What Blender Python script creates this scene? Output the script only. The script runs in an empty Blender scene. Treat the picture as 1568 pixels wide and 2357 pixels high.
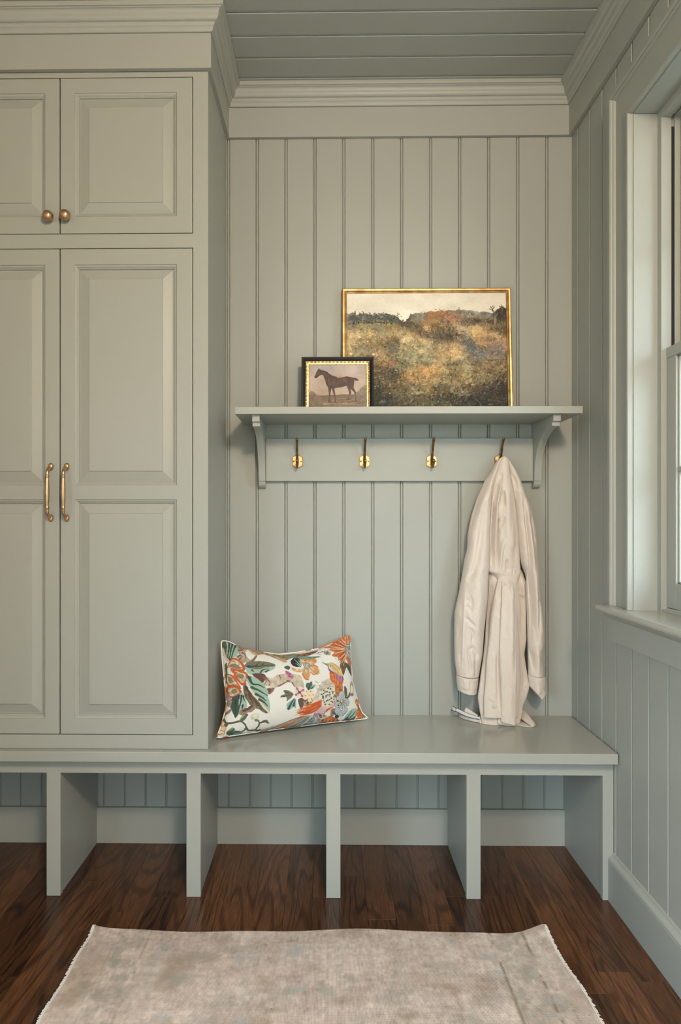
import bpy, bmesh, math, random
import numpy as np
from mathutils import Vector, Matrix

# ------------------------------------------------------------------ camera, sky, light, exposure
SC = bpy.context.scene
COL = SC.collection
PSI = math.atan(22.0 / 1547.0)                     # the camera looks a touch to the left of square-on
cam = bpy.data.cameras.new('camera')
cam.sensor_fit = 'HORIZONTAL'; cam.sensor_width = 36.0
cam.lens = 36.0 * 1547.0 / 1568.0
cam.shift_x = (784.0 - 732.0) / 1568.0             # rising-front lens, verticals stay vertical
cam.shift_y = (1195.0 - 1178.5) / 1568.0
cam.clip_start = 0.02
camo = bpy.data.objects.new('camera', cam); COL.objects.link(camo)
camo.location = (0, 0, 1.165); camo.rotation_euler = (math.pi / 2, 0, PSI)
SC.camera = camo

SKY = 25.0
world = bpy.data.worlds.new('world'); SC.world = world; world.use_nodes = True
wn, wl = world.node_tree.nodes, world.node_tree.links
wn.clear()
w_tc = wn.new('ShaderNodeTexCoord'); w_sep = wn.new('ShaderNodeSeparateXYZ')
w_ramp = wn.new('ShaderNodeValToRGB'); w_bg = wn.new('ShaderNodeBackground'); w_out = wn.new('ShaderNodeOutputWorld')
w_map = wn.new('ShaderNodeMapRange'); w_map.inputs[1].default_value = -1; w_map.inputs[2].default_value = 1
e = w_ramp.color_ramp.elements
e[0].position = 0.0; e[0].color = (0.20, 0.20, 0.18, 1)
e[1].position = 1.0; e[1].color = (0.56, 0.79, 1.0, 1)
for p_, c_ in ((0.49, (0.30, 0.30, 0.27, 1)), (0.51, (0.30, 0.34, 0.37, 1))):
    n_ = w_ramp.color_ramp.elements.new(p_); n_.color = c_
wl.new(w_tc.outputs['Generated'], w_sep.inputs[0]); wl.new(w_sep.outputs[2], w_map.inputs[0])
wl.new(w_map.outputs[0], w_ramp.inputs[0]); wl.new(w_ramp.outputs[0], w_bg.inputs[0])
wl.new(w_bg.outputs[0], w_out.inputs[0]); w_bg.inputs[1].default_value = SKY


def area_light(name, loc, rot, sx, sy, power=0.0, color=(1, 1, 1), portal=False, disk=False):
    l = bpy.data.lights.new(name, 'AREA'); l.shape = 'DISK' if disk else 'RECTANGLE'
    l.size = sx
    if not disk: l.size_y = sy
    l.energy = power; l.color = color; l.cycles.is_portal = portal
    o = bpy.data.objects.new(name, l); COL.objects.link(o); o.location = loc; o.rotation_euler = rot
    return o


# the openings daylight comes through (rear and left ones added), marked as portals for the sky
area_light('window_portal', (1.03, 1.494, 1.61), (0, math.pi / 2, 0), 1.45, 0.90, portal=True)
area_light('rear_portal', (0.44, -1.24, 0.925), (math.pi / 2, 0, 0), 0.78, 1.65, portal=True)
area_light('door_portal', (-1.36, -0.31, 1.13), (0, -math.pi / 2, 0), 2.0, 1.4, portal=True)
# warm lamp on the hall ceiling behind the photographer
LAMP = 160.0
lp = bpy.data.lights.new('ceiling_lamp', 'POINT'); lp.energy = LAMP; lp.color = (1.0, 0.80, 0.62); lp.shadow_soft_size = 0.14
lpo = bpy.data.objects.new('ceiling_lamp', lp); COL.objects.link(lpo); lpo.location = (0.48, -0.50, 2.40)

SC.view_settings.view_transform = 'Standard'
SC.view_settings.look = 'None'
SC.view_settings.exposure = 0.0
SC.view_settings.gamma = 1.0
SC.view_settings.use_curve_mapping = False
SC.cycles.use_denoising = True
SC.cycles.max_bounces = 12
SC.cycles.diffuse_bounces = 8
SC.cycles.transparent_max_bounces = 16
SC.cycles.caustics_reflective = False
SC.cycles.caustics_refractive = False

R = random.Random(7)


# ------------------------------------------------------------------ helpers
def tag(o, label=None, cat=None, group=None, kind=None):
    if label: o['label'] = label
    if cat: o['category'] = cat
    if group: o['group'] = group
    if kind: o['kind'] = kind
    return o


def empty(name, loc=(0, 0, 0), parent=None):
    o = bpy.data.objects.new(name, None); COL.objects.link(o); o.location = loc
    o.empty_display_size = 0.05
    if parent: o.parent = parent
    return o


class MB:
    """Collects plain shapes and links them as one mesh object."""
    def __init__(s): s.v = []; s.f = []; s.sm = []

    def add(s, vs, fs, smooth=False):
        b = len(s.v); s.v += [tuple(p) for p in vs]
        s.f += [tuple(b + i for i in f) for f in fs]; s.sm += [smooth] * len(fs)
        return s

    def box(s, x0, x1, y0, y1, z0, z1):
        vs = [(x, y, z) for z in (z0, z1) for y in (y0, y1) for x in (x0, x1)]
        return s.add(vs, [(0, 2, 3, 1), (4, 5, 7, 6), (0, 1, 5, 4), (2, 6, 7, 3), (0, 4, 6, 2), (1, 3, 7, 5)])

    def prism(s, prof, place, a, b, smooth=False):
        """prof: closed 2-D outline; place(p, q, t) -> 3-D; swept from t=a to t=b."""
        n = len(prof)
        vs = [place(p, q, a) for p, q in prof] + [place(p, q, b) for p, q in prof]
        s.add(vs, [tuple(range(n - 1, -1, -1)), tuple(range(n, 2 * n))])
        return s.add(vs, [(i, (i + 1) % n, n + (i + 1) % n, n + i) for i in range(n)], smooth)

    def sweep(s, rings, closed_ring=True, smooth=True, caps=True):
        n = len(rings[0]); vs = [p for r in rings for p in r]; fs = []
        for k in range(len(rings) - 1):
            for i in range(n if closed_ring else n - 1):
                j = (i + 1) % n
                fs.append((k * n + i, k * n + j, (k + 1) * n + j, (k + 1) * n + i))
        s.add(vs, fs, smooth)
        if caps:
            m = (len(rings) - 1) * n
            s.add(rings[0], [tuple(range(n - 1, -1, -1))]); s.add(rings[-1], [tuple(range(n))])
        return s

    def tube(s, pts, rad, n=12, squash=1.0):
        """A round bar along pts with a radius for every point."""
        pts = [Vector(p) for p in pts]; rings = []; up = None
        for i, p in enumerate(pts):
            t = (pts[min(i + 1, len(pts) - 1)] - pts[max(i - 1, 0)]).normalized()
            if up is None:
                up = Vector((1, 0, 0)) if abs(t.x) < 0.9 else Vector((0, 0, 1))
            u = (up - t * up.dot(t)).normalized(); w = t.cross(u); up = u
            r = rad[i] if hasattr(rad, '__len__') else rad
            rings.append([p + u * (r * math.cos(a) * squash) + w * (r * math.sin(a)) for a in [2 * math.pi * k / n for k in range(n)]])
        return s.sweep(rings)

    def lathe(s, prof, place, n=24):
        """prof: (radius, height) list; place(x, y, h) -> 3-D."""
        rings = [[place(max(r, 1e-5) * math.cos(2 * math.pi * k / n), max(r, 1e-5) * math.sin(2 * math.pi * k / n), h) for k in range(n)] for r, h in prof]
        return s.sweep(rings)

    def build(s, name, mat=None, parent=None, bevel=0.0, seg=2, kind=None, fix=True):
        me = bpy.data.meshes.new(name); me.from_pydata(s.v, [], s.f)
        if fix:
            bm = bmesh.new(); bm.from_mesh(me)
            bm.faces.ensure_lookup_table()
            for f, k in zip(bm.faces, s.sm): f.smooth = k
            bmesh.ops.remove_doubles(bm, verts=bm.verts, dist=1e-6)
            bmesh.ops.recalc_face_normals(bm, faces=bm.faces)
            bm.to_mesh(me); bm.free()
        else:
            me.polygons.foreach_set('use_smooth', s.sm)
        o = bpy.data.objects.new(name, me); COL.objects.link(o)
        if mat: me.materials.append(mat)
        if parent: o.parent = parent
        if bevel:
            m = o.modifiers.new('edge', 'BEVEL'); m.width = bevel; m.segments = seg
            m.limit_method = 'ANGLE'; m.angle_limit = math.radians(40); m.harden_normals = False
        if kind: o['kind'] = kind
        return o


def copy_obj(o, parent=None, loc=None):
    c = o.copy(); COL.objects.link(c)
    if parent is not None: c.parent = parent
    if loc is not None: c.location = loc
    return c


def copy_tree(o, parent=None):
    c = copy_obj(o, parent)
    for ch in list(o.children): copy_tree(ch, c)
    return c


def lin(c):
    a = np.asarray(c, dtype=float) / 255.0
    return np.where(a <= 0.04045, a / 12.92, ((a + 0.055) / 1.055) ** 2.4)


# ------------------------------------------------------------------ materials
def new_mat(name):
    m = bpy.data.materials.new(name); m.use_nodes = True
    return m, m.node_tree.nodes, m.node_tree.links, m.node_tree.nodes['Principled BSDF']


def noise_bump(nt, links, bsdf, scale, strength, dist=0.001, vec=None, detail=3):
    nz = nt.new('ShaderNodeTexNoise'); nz.inputs['Scale'].default_value = scale; nz.inputs['Detail'].default_value = detail
    bp = nt.new('ShaderNodeBump'); bp.inputs['Strength'].default_value = strength; bp.inputs['Distance'].default_value = dist
    if vec is None:
        tc = nt.new('ShaderNodeTexCoord'); vec = tc.outputs['Object']
    links.new(vec, nz.inputs['Vector']); links.new(nz.outputs['Fac'], bp.inputs['Height'])
    links.new(bp.outputs['Normal'], bsdf.inputs['Normal'])
    return nz


def paint_mat(name, col, rough=0.34, spec=0.3):
    m, nt, lk, b = new_mat(name)
    tc = nt.new('ShaderNodeTexCoord')
    nz = nt.new('ShaderNodeTexNoise'); nz.inputs['Scale'].default_value = 3.0; nz.inputs['Detail'].default_value = 4
    mx = nt.new('ShaderNodeMix'); mx.data_type = 'RGBA'
    mx.inputs[6].default_value = (*[c * 0.97 for c in col], 1); mx.inputs[7].default_value = (*[c * 1.03 for c in col], 1)
    lk.new(tc.outputs['Object'], nz.inputs['Vector']); lk.new(nz.outputs['Fac'], mx.inputs[0])
    lk.new(mx.outputs[2], b.inputs['Base Color'])
    b.inputs['Roughness'].default_value = rough; b.inputs['Specular IOR Level'].default_value = spec
    noise_bump(nt, lk, b, 240.0, 0.05, 0.0006, tc.outputs['Object'])
    return m


SAGE = (0.350, 0.357, 0.324)
M_SAGE = paint_mat('sage_paint', SAGE, 0.40)
M_SEAT = paint_mat('sage_seat_paint', SAGE, 0.20, 0.5)
M_HALL = paint_mat('hall_paint', (0.36, 0.355, 0.31), 0.6)
M_DARK = new_mat('dark_gap')[0]
M_DARK.node_tree.nodes['Principled BSDF'].inputs['Base Color'].default_value = (0.012, 0.012, 0.011, 1)
M_DARK.node_tree.nodes['Principled BSDF'].inputs['Roughness'].default_value = 0.8


def metal_mat(name, col, dark, rough, scale=60.0):
    m, nt, lk, b = new_mat(name)
    tc = nt.new('ShaderNodeTexCoord')
    nz = nt.new('ShaderNodeTexNoise'); nz.inputs['Scale'].default_value = scale; nz.inputs['Detail'].default_value = 5
    rp = nt.new('ShaderNodeValToRGB')
    rp.color_ramp.elements[0].position = 0.35; rp.color_ramp.elements[0].color = (*dark, 1)
    rp.color_ramp.elements[1].position = 0.65; rp.color_ramp.elements[1].color = (*col, 1)
    lk.new(tc.outputs['Object'], nz.inputs['Vector']); lk.new(nz.outputs['Fac'], rp.inputs[0])
    lk.new(rp.outputs[0], b.inputs['Base Color'])
    b.inputs['Metallic'].default_value = 1.0; b.inputs['Roughness'].default_value = rough
    return m


M_BRASS = metal_mat('champagne_bronze', (0.66, 0.43, 0.25), (0.55, 0.34, 0.19), 0.28)
M_HOOK = metal_mat('antique_brass', (0.36, 0.21, 0.09), (0.20, 0.11, 0.045), 0.30)
M_PLATE = metal_mat('brushed_brass', (0.60, 0.46, 0.25), (0.44, 0.31, 0.15), 0.42, 90)
M_GOLD = metal_mat('gilt', (0.62, 0.41, 0.19), (0.36, 0.21, 0.08), 0.45, 28)
M_GILT2 = metal_mat('bright_gilt', (0.78, 0.58, 0.30), (0.50, 0.32, 0.12), 0.34, 120)


def plain_mat(name, col, rough=0.5, bump=0.0, scale=200):
    m, nt, lk, b = new_mat(name)
    b.inputs['Base Color'].default_value = (*col, 1); b.inputs['Roughness'].default_value = rough
    if bump: noise_bump(nt, lk, b, scale, bump, 0.0008)
    return m


M_BLACK = plain_mat('ebonised_wood', (0.007, 0.0065, 0.006), 0.5, 0.3, 90)
M_BLACK.node_tree.nodes['Principled BSDF'].inputs['Specular IOR Level'].default_value = 0.25
M_BACKING = plain_mat('frame_backing', (0.10, 0.075, 0.05), 0.8)


def glass_mat():
    m = bpy.data.materials.new('window_glass'); m.use_nodes = True
    nt, lk = m.node_tree.nodes, m.node_tree.links; nt.clear()
    o = nt.new('ShaderNodeOutputMaterial'); mix = nt.new('ShaderNodeMixShader'); fw = nt.new('ShaderNodeLayerWeight'); fw.inputs[0].default_value = 0.5
    pw = nt.new('ShaderNodeMath'); pw.operation = 'POWER'; pw.inputs[1].default_value = 5.0; lk.new(fw.outputs['Facing'], pw.inputs[0])
    fr = nt.new('ShaderNodeMath'); fr.operation = 'MULTIPLY_ADD'; fr.inputs[1].default_value = 0.95; fr.inputs[2].default_value = 0.04; lk.new(pw.outputs[0], fr.inputs[0])
    t = nt.new('ShaderNodeBsdfTransparent'); t.inputs[0].default_value = (0.96, 0.98, 0.97, 1)
    g = nt.new('ShaderNodeBsdfGlossy'); g.inputs['Roughness'].default_value = 0.02
    lk.new(fr.outputs[0], mix.inputs[0]); lk.new(t.outputs[0], mix.inputs[1]); lk.new(g.outputs[0], mix.inputs[2])
    lk.new(mix.outputs[0], o.inputs[0])
    return m


M_GLASS = glass_mat()


def vcol_mat(name, rough=0.8, bump=0.0, scale=300, spec=0.3, weave=None):
    m, nt, lk, b = new_mat(name)
    a = nt.new('ShaderNodeVertexColor'); a.layer_name = 'paint'
    lk.new(a.outputs['Color'], b.inputs['Base Color'])
    b.inputs['Roughness'].default_value = rough; b.inputs['Specular IOR Level'].default_value = spec
    if bump: noise_bump(nt, lk, b, scale, bump, 0.001)
    return m


M_PRINT = vcol_mat('printed_linen', 0.85, 0.25, 700, 0.15)
M_OIL = vcol_mat('oil_paint', 0.55, 0.35, 160, 0.3)
M_OIL2 = vcol_mat('varnished_print', 0.42, 0.1, 120, 0.35)


def wood_mat():
    m, nt, lk, b = new_mat('stained_oak')
    tc = nt.new('ShaderNodeTexCoord'); oi = nt.new('ShaderNodeObjectInfo')
    off = nt.new('ShaderNodeVectorMath'); off.operation = 'MULTIPLY_ADD'
    cmb = nt.new('ShaderNodeCombineXYZ')
    for i, k in enumerate((7.3, 31.0, 0.0)):
        mt = nt.new('ShaderNodeMath'); mt.operation = 'MULTIPLY'; mt.inputs[1].default_value = k
        lk.new(oi.outputs['Random'], mt.inputs[0]); lk.new(mt.outputs[0], cmb.inputs[i])
    add = nt.new('ShaderNodeVectorMath'); add.operation = 'ADD'
    lk.new(tc.outputs['Object'], add.inputs[0]); lk.new(cmb.outputs[0], add.inputs[1])
    # broad figure (cathedral grain)
    mp = nt.new('ShaderNodeMapping'); mp.inputs['Scale'].default_value = (1.0, 0.12, 1.0)
    lk.new(add.outputs[0], mp.inputs['Vector'])
    n1 = nt.new('ShaderNodeTexNoise'); n1.inputs['Scale'].default_value = 9.0; n1.inputs['Detail'].default_value = 1.0
    n1.inputs['Distortion'].default_value = 0.3
    lk.new(mp.outputs[0], n1.inputs['Vector'])
    mul = nt.new('ShaderNodeMath'); mul.operation = 'MULTIPLY'; mul.inputs[1].default_value = 78.0
    lk.new(n1.outputs['Fac'], mul.inputs[0])
    sn = nt.new('ShaderNodeMath'); sn.operation = 'SINE'; lk.new(mul.outputs[0], sn.inputs[0])
    # fine pores
    mp2 = nt.new('ShaderNodeMapping'); mp2.inputs['Scale'].default_value = (1.0, 0.022, 1.0)
    lk.new(add.outputs[0], mp2.inputs['Vector'])
    n2 = nt.new('ShaderNodeTexNoise'); n2.inputs['Scale'].default_value = 620.0; n2.inputs['Detail'].default_value = 3.0
    lk.new(mp2.outputs[0], n2.inputs['Vector'])
    n3 = nt.new('ShaderNodeTexNoise'); n3.inputs['Scale'].default_value = 2.2; n3.inputs['Detail'].default_value = 3.0
    lk.new(add.outputs[0], n3.inputs['Vector'])
    s1 = nt.new('ShaderNodeMapRange'); s1.inputs[1].default_value = 0.25; s1.inputs[2].default_value = 1
    s1.inputs[3].default_value = 0.0; s1.inputs[4].default_value = -0.25
    lk.new(sn.outputs[0], s1.inputs[0])
    s2 = nt.new('ShaderNodeMapRange'); s2.inputs[1].default_value = 0.36; s2.inputs[2].default_value = 0.64
    s2.inputs[3].default_value = 0.22; s2.inputs[4].default_value = 0.66
    lk.new(n2.outputs['Fac'], s2.inputs[0])
    a1 = nt.new('ShaderNodeMath'); a1.operation = 'ADD'; lk.new(s1.outputs[0], a1.inputs[0]); lk.new(s2.outputs[0], a1.inputs[1])
    s3 = nt.new('ShaderNodeMapRange'); s3.inputs[1].default_value = 0.3; s3.inputs[2].default_value = 0.7
    s3.inputs[3].default_value = -0.05; s3.inputs[4].default_value = 0.12
    lk.new(n3.outputs['Fac'], s3.inputs[0])
    a2 = nt.new('ShaderNodeMath'); a2.operation = 'ADD'; lk.new(a1.outputs[0], a2.inputs[0]); lk.new(s3.outputs[0], a2.inputs[1])
    r2 = nt.new('ShaderNodeMapRange'); r2.inputs[3].default_value = -0.16; r2.inputs[4].default_value = 0.18
    lk.new(oi.outputs['Random'], r2.inputs[0])
    a3 = nt.new('ShaderNodeMath'); a3.operation = 'ADD'; a3.use_clamp = True; lk.new(a2.outputs[0], a3.inputs[0]); lk.new(r2.outputs[0], a3.inputs[1])
    rp = nt.new('ShaderNodeValToRGB'); el = rp.color_ramp.elements
    el[0].position = 0.0; el[0].color = (0.0130, 0.0046, 0.0020, 1)
    el[1].position = 1.0; el[1].color = (0.235, 0.098, 0.038, 1)
    k = rp.color_ramp.elements.new(0.45); k.color = (0.084, 0.0320, 0.0122, 1)
    lk.new(a3.outputs[0], rp.inputs[0]); lk.new(rp.outputs[0], b.inputs['Base Color'])
    b.inputs['Roughness'].default_value = 0.30
    bp = nt.new('ShaderNodeBump'); bp.inputs['Strength'].default_value = 0.12; bp.inputs['Distance'].default_value = 0.0008
    lk.new(a2.outputs[0], bp.inputs['Height']); lk.new(bp.outputs['Normal'], b.inputs['Normal'])
    return m


M_WOOD = wood_mat()


# ------------------------------------------------------------------ room shell
YB, XR, XL, ZC, YF = 2.42, 0.875, -1.30, 2.708, -1.20      # back wall, right wall, left wall, ceiling, rear wall

# floor: a slab with stained oak planks running towards the photographer
floor = MB().box(XL - 0.1, XR + 0.2, YF - 0.1, YB + 0.1, -0.06, -0.014).build('floor', M_WOOD, kind='structure')
PW = 0.0826
x = -0.6246 - 9 * PW
row = 0
while x < XR + 0.02:
    x0, x1 = max(x, XL), min(x + PW - 0.0004, XR + 0.005)
    if x1 - x0 > 0.01:
        y = YB - R.uniform(0.05, 1.1)
        ends = [YB + 0.01]
        if abs(x - (-0.6246)) < 0.02: y = 1.985
        if abs(x - (0.3666)) < 0.02: y = 2.08
        if abs(x - (0.4492)) < 0.02: y = 2.085
        if abs(x - (0.6970)) < 0.02: y = 1.74
        while y > YF:
            ends.append(y); y -= R.uniform(0.55, 1.35)
        ends.append(YF)
        for a, b_ in zip(ends[:-1], ends[1:]):
            c = 0.00035
            L0, L1 = b_ + 0.0004, a
            xm, ym = (x0 + x1) / 2, (L0 + L1) / 2
            w, l = (x1 - x0) / 2, (L1 - L0) / 2
            vs = [(-w, -l, -0.014), (w, -l, -0.014), (w, l, -0.014), (-w, l, -0.014),
                  (-w, -l, -c), (w, -l, -c), (w, l, -c), (-w, l, -c),
                  (-w + c, -l + c, 0), (w - c, -l + c, 0), (w - c, l - c, 0), (-w + c, l - c, 0)]
            fs = [(3, 2, 1, 0), (8, 9, 10, 11)]
            for k in range(4):
                j = (k + 1) % 4
                fs += [(k, j, 4 + j, 4 + k), (4 + k, 4 + j, 8 + j, 8 + k)]
            o = MB().add(vs, fs).build('plank', M_WOOD, floor, fix=False)
            o.location = (xm, ym, 0)
    x += PW; row += 1


def board_profile(w, k=1.0, deep=0.018):
    """Beaded board in plan: (along the wall, depth behind the face)."""
    p = [(0.0, 0.0068 * k), (0.0020 * k, 0.0068 * k), (0.0023 * k, 0.0036 * k), (0.0032 * k, 0.0018 * k), (0.0054 * k, 0.0011 * k), (0.0076 * k, 0.0018 * k),
         (0.0085 * k, 0.0036 * k), (0.0088 * k, 0.0062 * k), (0.0104 * k, 0.0062 * k), (0.0108 * k, 0.0008 * k), (0.0116 * k, 0.0)]
    return p + [(w - 0.0014, 0.0), (w - 0.0004, 0.0012), (w - 0.0004, deep), (0.0, deep)]


# back wall
wall_back = MB().box(XL - 0.1, XR + 0.2, YB + 0.017, YB + 0.12, -0.05, ZC + 0.1).build('wall_back', M_SAGE, kind='structure')
BP = 0.1040
prof = board_profile(BP)
bx = -0.2587 - 2 * BP
proto = None
while bx < XR:
    w = min(BP, XR + 0.004 - bx)
    if w > 0.02:
        pr = prof if w > BP - 1e-4 else board_profile(w)
        if pr is prof and proto is not None:
            copy_obj(proto, loc=(bx, YB, 0))
        else:
            o = MB().prism(pr, lambda p, q, t: (p, q, t), 0.44, 2.55).build('board', M_SAGE, wall_back)
            o.location = (bx, YB, 0)
            if pr is prof: proto = o
    bx += BP
# narrower boards seen through the open bays under the bench
LP = 0.0755
prof_s = board_profile(LP, 0.55)
bx = -0.8077 - 7 * LP - 0.003
protol = None
while bx < XR:
    w = min(LP, XR + 0.004 - bx)
    if w > 0.015:
        if w > LP - 1e-4 and protol is not None:
            copy_obj(protol, loc=(bx, YB, 0))
        else:
            o = MB().prism(prof_s if w > LP - 1e-4 else board_profile(w, 0.55), lambda p, q, t: (p, q, t), 0.06, 0.4385).build('board', M_SAGE, wall_back)
            o.location = (bx, YB, 0)
            if w > LP - 1e-4: protol = o
    bx += LP

# right wall with its window opening
WY0, WY1, WZ0, WZ1 = 1.060, 1.928, 0.905, 2.3205
wr = MB()
wr.box(XR + 0.016, XR + 0.19, YF - 0.1, WY0 - 0.013, -0.05, ZC + 0.1).box(XR + 0.016, XR + 0.19, WY1 + 0.013, YB + 0.1, -0.05, ZC + 0.1)
wr.box(XR + 0.016, XR + 0.19, WY0 - 0.013, WY1 + 0.013, -0.05, WZ0 - 0.036).box(XR + 0.016, XR + 0.19, WY0 - 0.013, WY1 + 0.013, WZ1 + 0.013, ZC + 0.1)
wall_right = wr.build('wall_right', M_SAGE, kind='structure')
by = 2.3609 + 0.0025 + BP
protos = {}


def right_board(y0, w, z0, z1):
    key = (round(w, 4), z0, z1)
    if key in protos:
        return copy_obj(protos[key], loc=(XR, y0, 0))
    o = MB().prism(board_profile(w), lambda p, q, t: (q, -p, t), z0, z1).build('board', M_SAGE, wall_right)
    o.location = (XR, y0, 0)
    protos[key] = o
    return o


while by > YF:
    y0 = min(by, YB); w = BP
    if by > YB:
        w = by - YB
        o = MB().box(0, 0.018, -(YB - (by - BP)) + 0.0004, 0, 0.06, 2.55).build('board', M_SAGE, wall_right)
        o.location = (XR, YB, 0)
    else:
        lo = by - BP
        if by > WY0 and lo < WY1:
            right_board(by, BP, 0.06, WZ0 - 0.01); right_board(by, BP, WZ1 + 0.01, 2.55)
        else:
            right_board(by, BP, 0.06, 2.55)
    by -= BP

LY0, LY1, LZ1 = -1.06, 0.44, 2.16              # opening of the added, unseen glazed fill door
wall_left = MB().box(XL - 0.12, XL, YF - 0.1, LY0, -0.05, ZC + 0.1).box(XL - 0.12, XL, LY1, YB + 0.1, -0.05, ZC + 0.1).box(XL - 0.12, XL, LY0, LY1, LZ1, ZC + 0.1).build('wall_left', M_HALL, kind='structure')
wf = MB()
RX0, RX1, RZ0, RZ1 = 0.05, 0.83, 0.10, 1.75
wf.box(XL - 0.1, RX0, YF - 0.12, YF, -0.05, ZC + 0.1).box(RX1, XR + 0.2, YF - 0.12, YF, -0.05, ZC + 0.1)
wf.box(RX0, RX1, YF - 0.12, YF, RZ1, ZC + 0.1).box(RX0, RX1, YF - 0.12, YF, -0.05, RZ0)
wf.build('wall_front', M_HALL, kind='structure')

# ceiling boards
ceiling = MB().box(XL - 0.1, XR + 0.2, YF - 0.1, YB + 0.1, ZC + 0.017, ZC + 0.12).build('ceiling', M_SAGE, kind='structure')
CP = 0.1013
cy = 2.3515 + CP
protoc = None
while cy > YF:
    if protoc is None:
        protoc = MB().prism(board_profile(CP), lambda p, q, t: (t, -p, q), XL, XR).build('board', M_SAGE, ceiling)
        protoc.location = (0, cy, ZC)
    else:
        copy_obj(protoc, loc=(0, cy, ZC))
    cy -= CP


def mitre_sweep(prof, path, closed=True):
    """Sweep (out, z) profile along a plan polyline; 'out' is to the right of travel."""
    n = len(path); rings = []
    dirs = [Vector((path[i + 1][0] - path[i][0], path[i + 1][1] - path[i][1])).normalized() for i in range(n - 1)]
    for i in range(n):
        if i == 0: d = dirs[0]; m = Vector((d.y, -d.x))
        elif i == n - 1: d = dirs[-1]; m = Vector((d.y, -d.x))
        else:
            a, b = Vector((dirs[i - 1].y, -dirs[i - 1].x)), Vector((dirs[i].y, -dirs[i].x))
            m = (a + b) / (1 + a.dot(b))
        rings.append([(path[i][0] + m.x * o, path[i][1] + m.y * o, z) for o, z in prof])
    return rings


FX, FYC, FYB, FXR = -0.353, 2.032, 2.4045, 0.860
path_face = [(XL, FYC), (FX, FYC), (FX, FYB), (FXR, FYB), (FXR, YF)]
crown = [(-0.012, 2.640), (0.0028, 2.640), (0.0046, 2.6410), (0.0060, 2.6430), (0.0070, 2.6455), (0.0076, 2.6485), (0.0078, 2.6515), (0.0098, 2.6535), (0.0114, 2.6548), (0.0128, 2.6568), (0.0138, 2.6588), (0.0142, 2.6612), (0.0142, 2.6630)]
for k in range(9):                                   # cyma: a round swelling ...
    a_ = k / 8 * math.pi / 2; crown.append((0.0168 + 0.0100 * math.sin(a_), 2.6640 + 0.0140 * (1 - math.cos(a_))))
for k in range(1, 9):                                # ... running into a hollow
    a_ = k / 8 * math.pi / 2; crown.append((0.0268 + 0.0107 * (1 - math.cos(a_)), 2.6780 + 0.0137 * math.sin(a_)))
crown += [(0.0376, 2.6935), (0.0430, 2.6945), (0.0438, 2.6990), (0.0438, 2.7078), (-0.012, 2.7078)]
MB().sweep(mitre_sweep(crown, path_face), smooth=False).build('trim_1', M_SAGE, bevel=0.0006, seg=1, kind='structure')
frz = [(0.0, 2.5335), (0.0, 2.6395), (-0.0145, 2.6395), (-0.0145, 2.5335)]
MB().sweep(mitre_sweep(frz, path_face), smooth=False).build('trim_2', M_SAGE, bevel=0.0012, kind='structure')

# baseboards
bb = [(YB - 0.0145, 0.0), (YB - 0.0145, 0.1265), (YB - 0.0130, 0.128), (YB + 0.010, 0.1265), (YB + 0.010, 0.0)]
MB().prism(bb, lambda p, q, t: (t, p, q), XL, XR).build('baseboard_back', M_SAGE, bevel=0.0008, kind='structure')
rb = [(0.010, 0.0), (0.010, 0.1475), (-0.001, 0.1475), (-0.004, 0.1455), (-0.006, 0.140), (-0.010, 0.1365), (-0.0145, 0.134), (-0.0175, 0.129),
      (-0.0175, 0.1265), (-0.016, 0.1255), (-0.018, 0.1240), (-0.018, 0.0)]
MB().prism(rb, lambda p, q, t: (XR + p, t, q), YF, 2.0655).build('baseboard_right', M_SAGE, bevel=0.0006, seg=1, kind='structure')


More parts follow.
